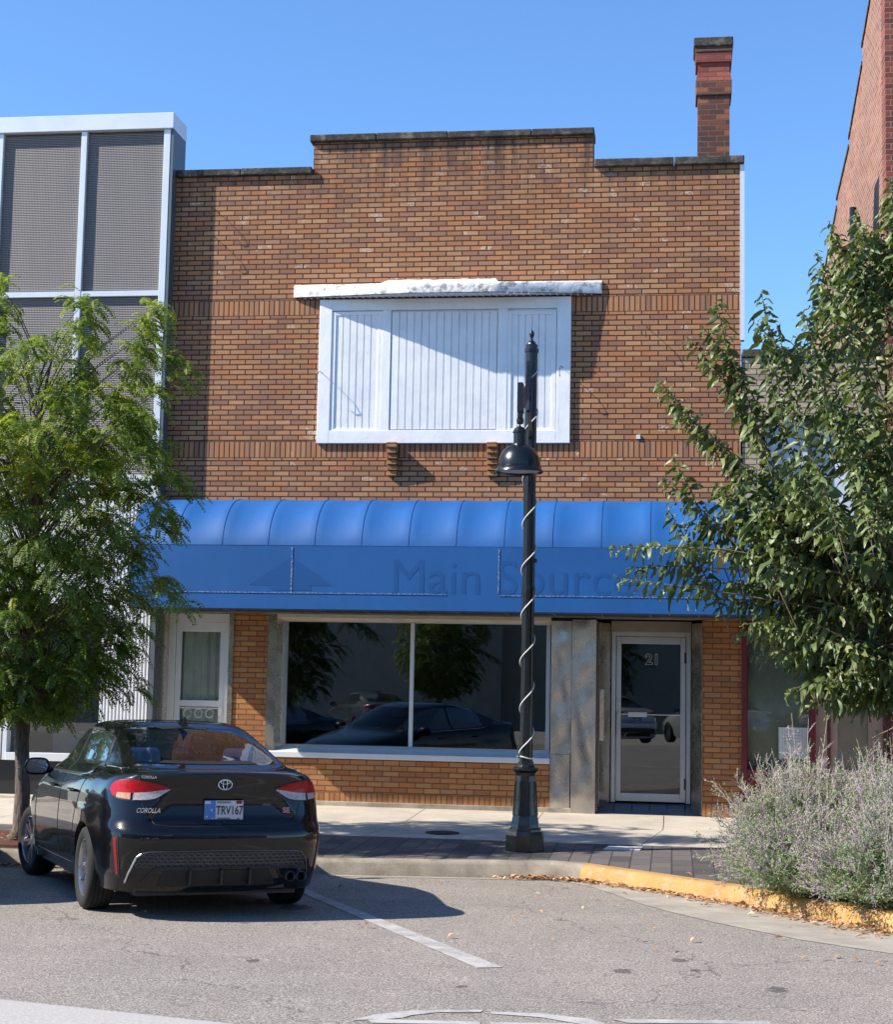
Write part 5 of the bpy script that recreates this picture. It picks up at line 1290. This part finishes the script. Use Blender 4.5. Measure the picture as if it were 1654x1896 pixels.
# ------------------------------------------------------------------ fallen leaves (countless)
def litter():
    rng = np.random.default_rng(9); V = []; Fq = []; tone = []; nv = 0
    spots = []
    K = [p for p in KL]
    def along(x):
        xs_ = [p[0] for p in K]; return np.interp(x, xs_, [p[1] for p in K])
    for i in range(330): x = rng.normal(-1.15,.22); spots.append((x, along(x)-abs(rng.normal(0,.05))-.015))
    for i in range(900):
        x = rng.uniform(-.9, 3.0); d = abs(rng.normal(0,.07))*(1+max(0,x)*.7)+.02
        spots.append((x-.75*d, along(x)-.6*d))
    for i in range(260): x = rng.uniform(-8,-5.3); spots.append((x, along(x)-abs(rng.normal(0,.04))-.01))
    for i in range(60): spots.append((rng.uniform(-3,2), rng.uniform(-9.5,-5)))
    for i in range(60): x = rng.uniform(-7.4,-6); spots.append((x, rng.uniform(-4.9,-3.7)))
    for (x, y) in spots:
        ky = along(x); z = (SZ(y)+.006) if y < ky else .14
        s_ = rng.uniform(.014,.036); a = rng.uniform(0,6.28); t_ = rng.uniform(-.9,.9); z += abs(t_)*s_*.6+rng.random()*.012
        u_ = np.array([math.cos(a), math.sin(a), t_*.5]); w_ = np.array([-math.sin(a), math.cos(a), rng.uniform(-.5,.5)])*.55
        c = np.array([x, y, z]); up_ = np.array([0,0,rng.uniform(.0,.5)*s_])
        V += [c-u_*s_, c+w_*s_+up_, c+u_*s_, c-w_*s_+up_]; Fq.append((nv,nv+1,nv+2,nv+3)); nv += 4; tone += [rng.random()]*4
    o = leaf_mesh('fallen_leaves', np.array(V), Fq, tone, M['dry'], None); tag(o, 'dry brown leaves gathered in the gutter along the kerb', 'fallen leaves', kind='stuff')
litter()
# ------------------------------------------------------------------ across the street (seen in the shop windows)
O = empty('plain_wall_building', (0,-36,0), 0, 'long pale wall building across the street, seen only as a reflection in the shop window', 'building')
k = MB(); k.box(-40,-6,-44,-36,0,9); k.box(-6,14,-44,-36.5,0,8); k.box(14,40,-44,-36,0,10); part(k, 'wall', plain('pale_grey_stucco', (.46,.42,.38), .9), O)
k = MB()
for x in (-30,-24,24): k.box(x,x+1.6,-36.6 if -6<x<14 else -36.1,-35.9,1,3.2)
part(k, 'window', M['dark'], O)
for (x, y, th, lab) in ((-2.2,-29.5,2.62,'pale sedan parked across the street, mirrored in the middle of the shop window'),(4.8,-29.5,2.62,'grey sedan parked across the street, mirrored in the shop door'),(1.3,-29.5,2.62,'silver sedan parked across the street, mirrored right of the window bar'),(-9.5,-29.5,2.62,'dark sedan parked across the street, mirrored at the left of the shop window')):
    c3 = copy_tree(car); c3.location = (x, y, -.05); c3.rotation_euler = (0,0,th); c3['label'] = lab
    cm_ = plain('far_car_paint', (.35,.36,.37) if x > 4 else (.10,.11,.13) if x < -5 else (.55,.56,.57), .3, .3, .05, 1, coat=1)
    for ch_ in c3.children:
        if ch_.name.startswith('body'): ch_.material_slots[0].link = 'OBJECT'; ch_.material_slots[0].material = cm_
for (x, y) in ((-7.5,-31.5),(2.0,-31.8),(-2.6,-33.0)):
    t3 = copy_tree(lt); t3.location = (x, y, 0); t3['label'] = 'tree across the street, mirrored at the %s of the shop windows' % ('left' if x < -5 else 'middle' if x < 0 else 'right')
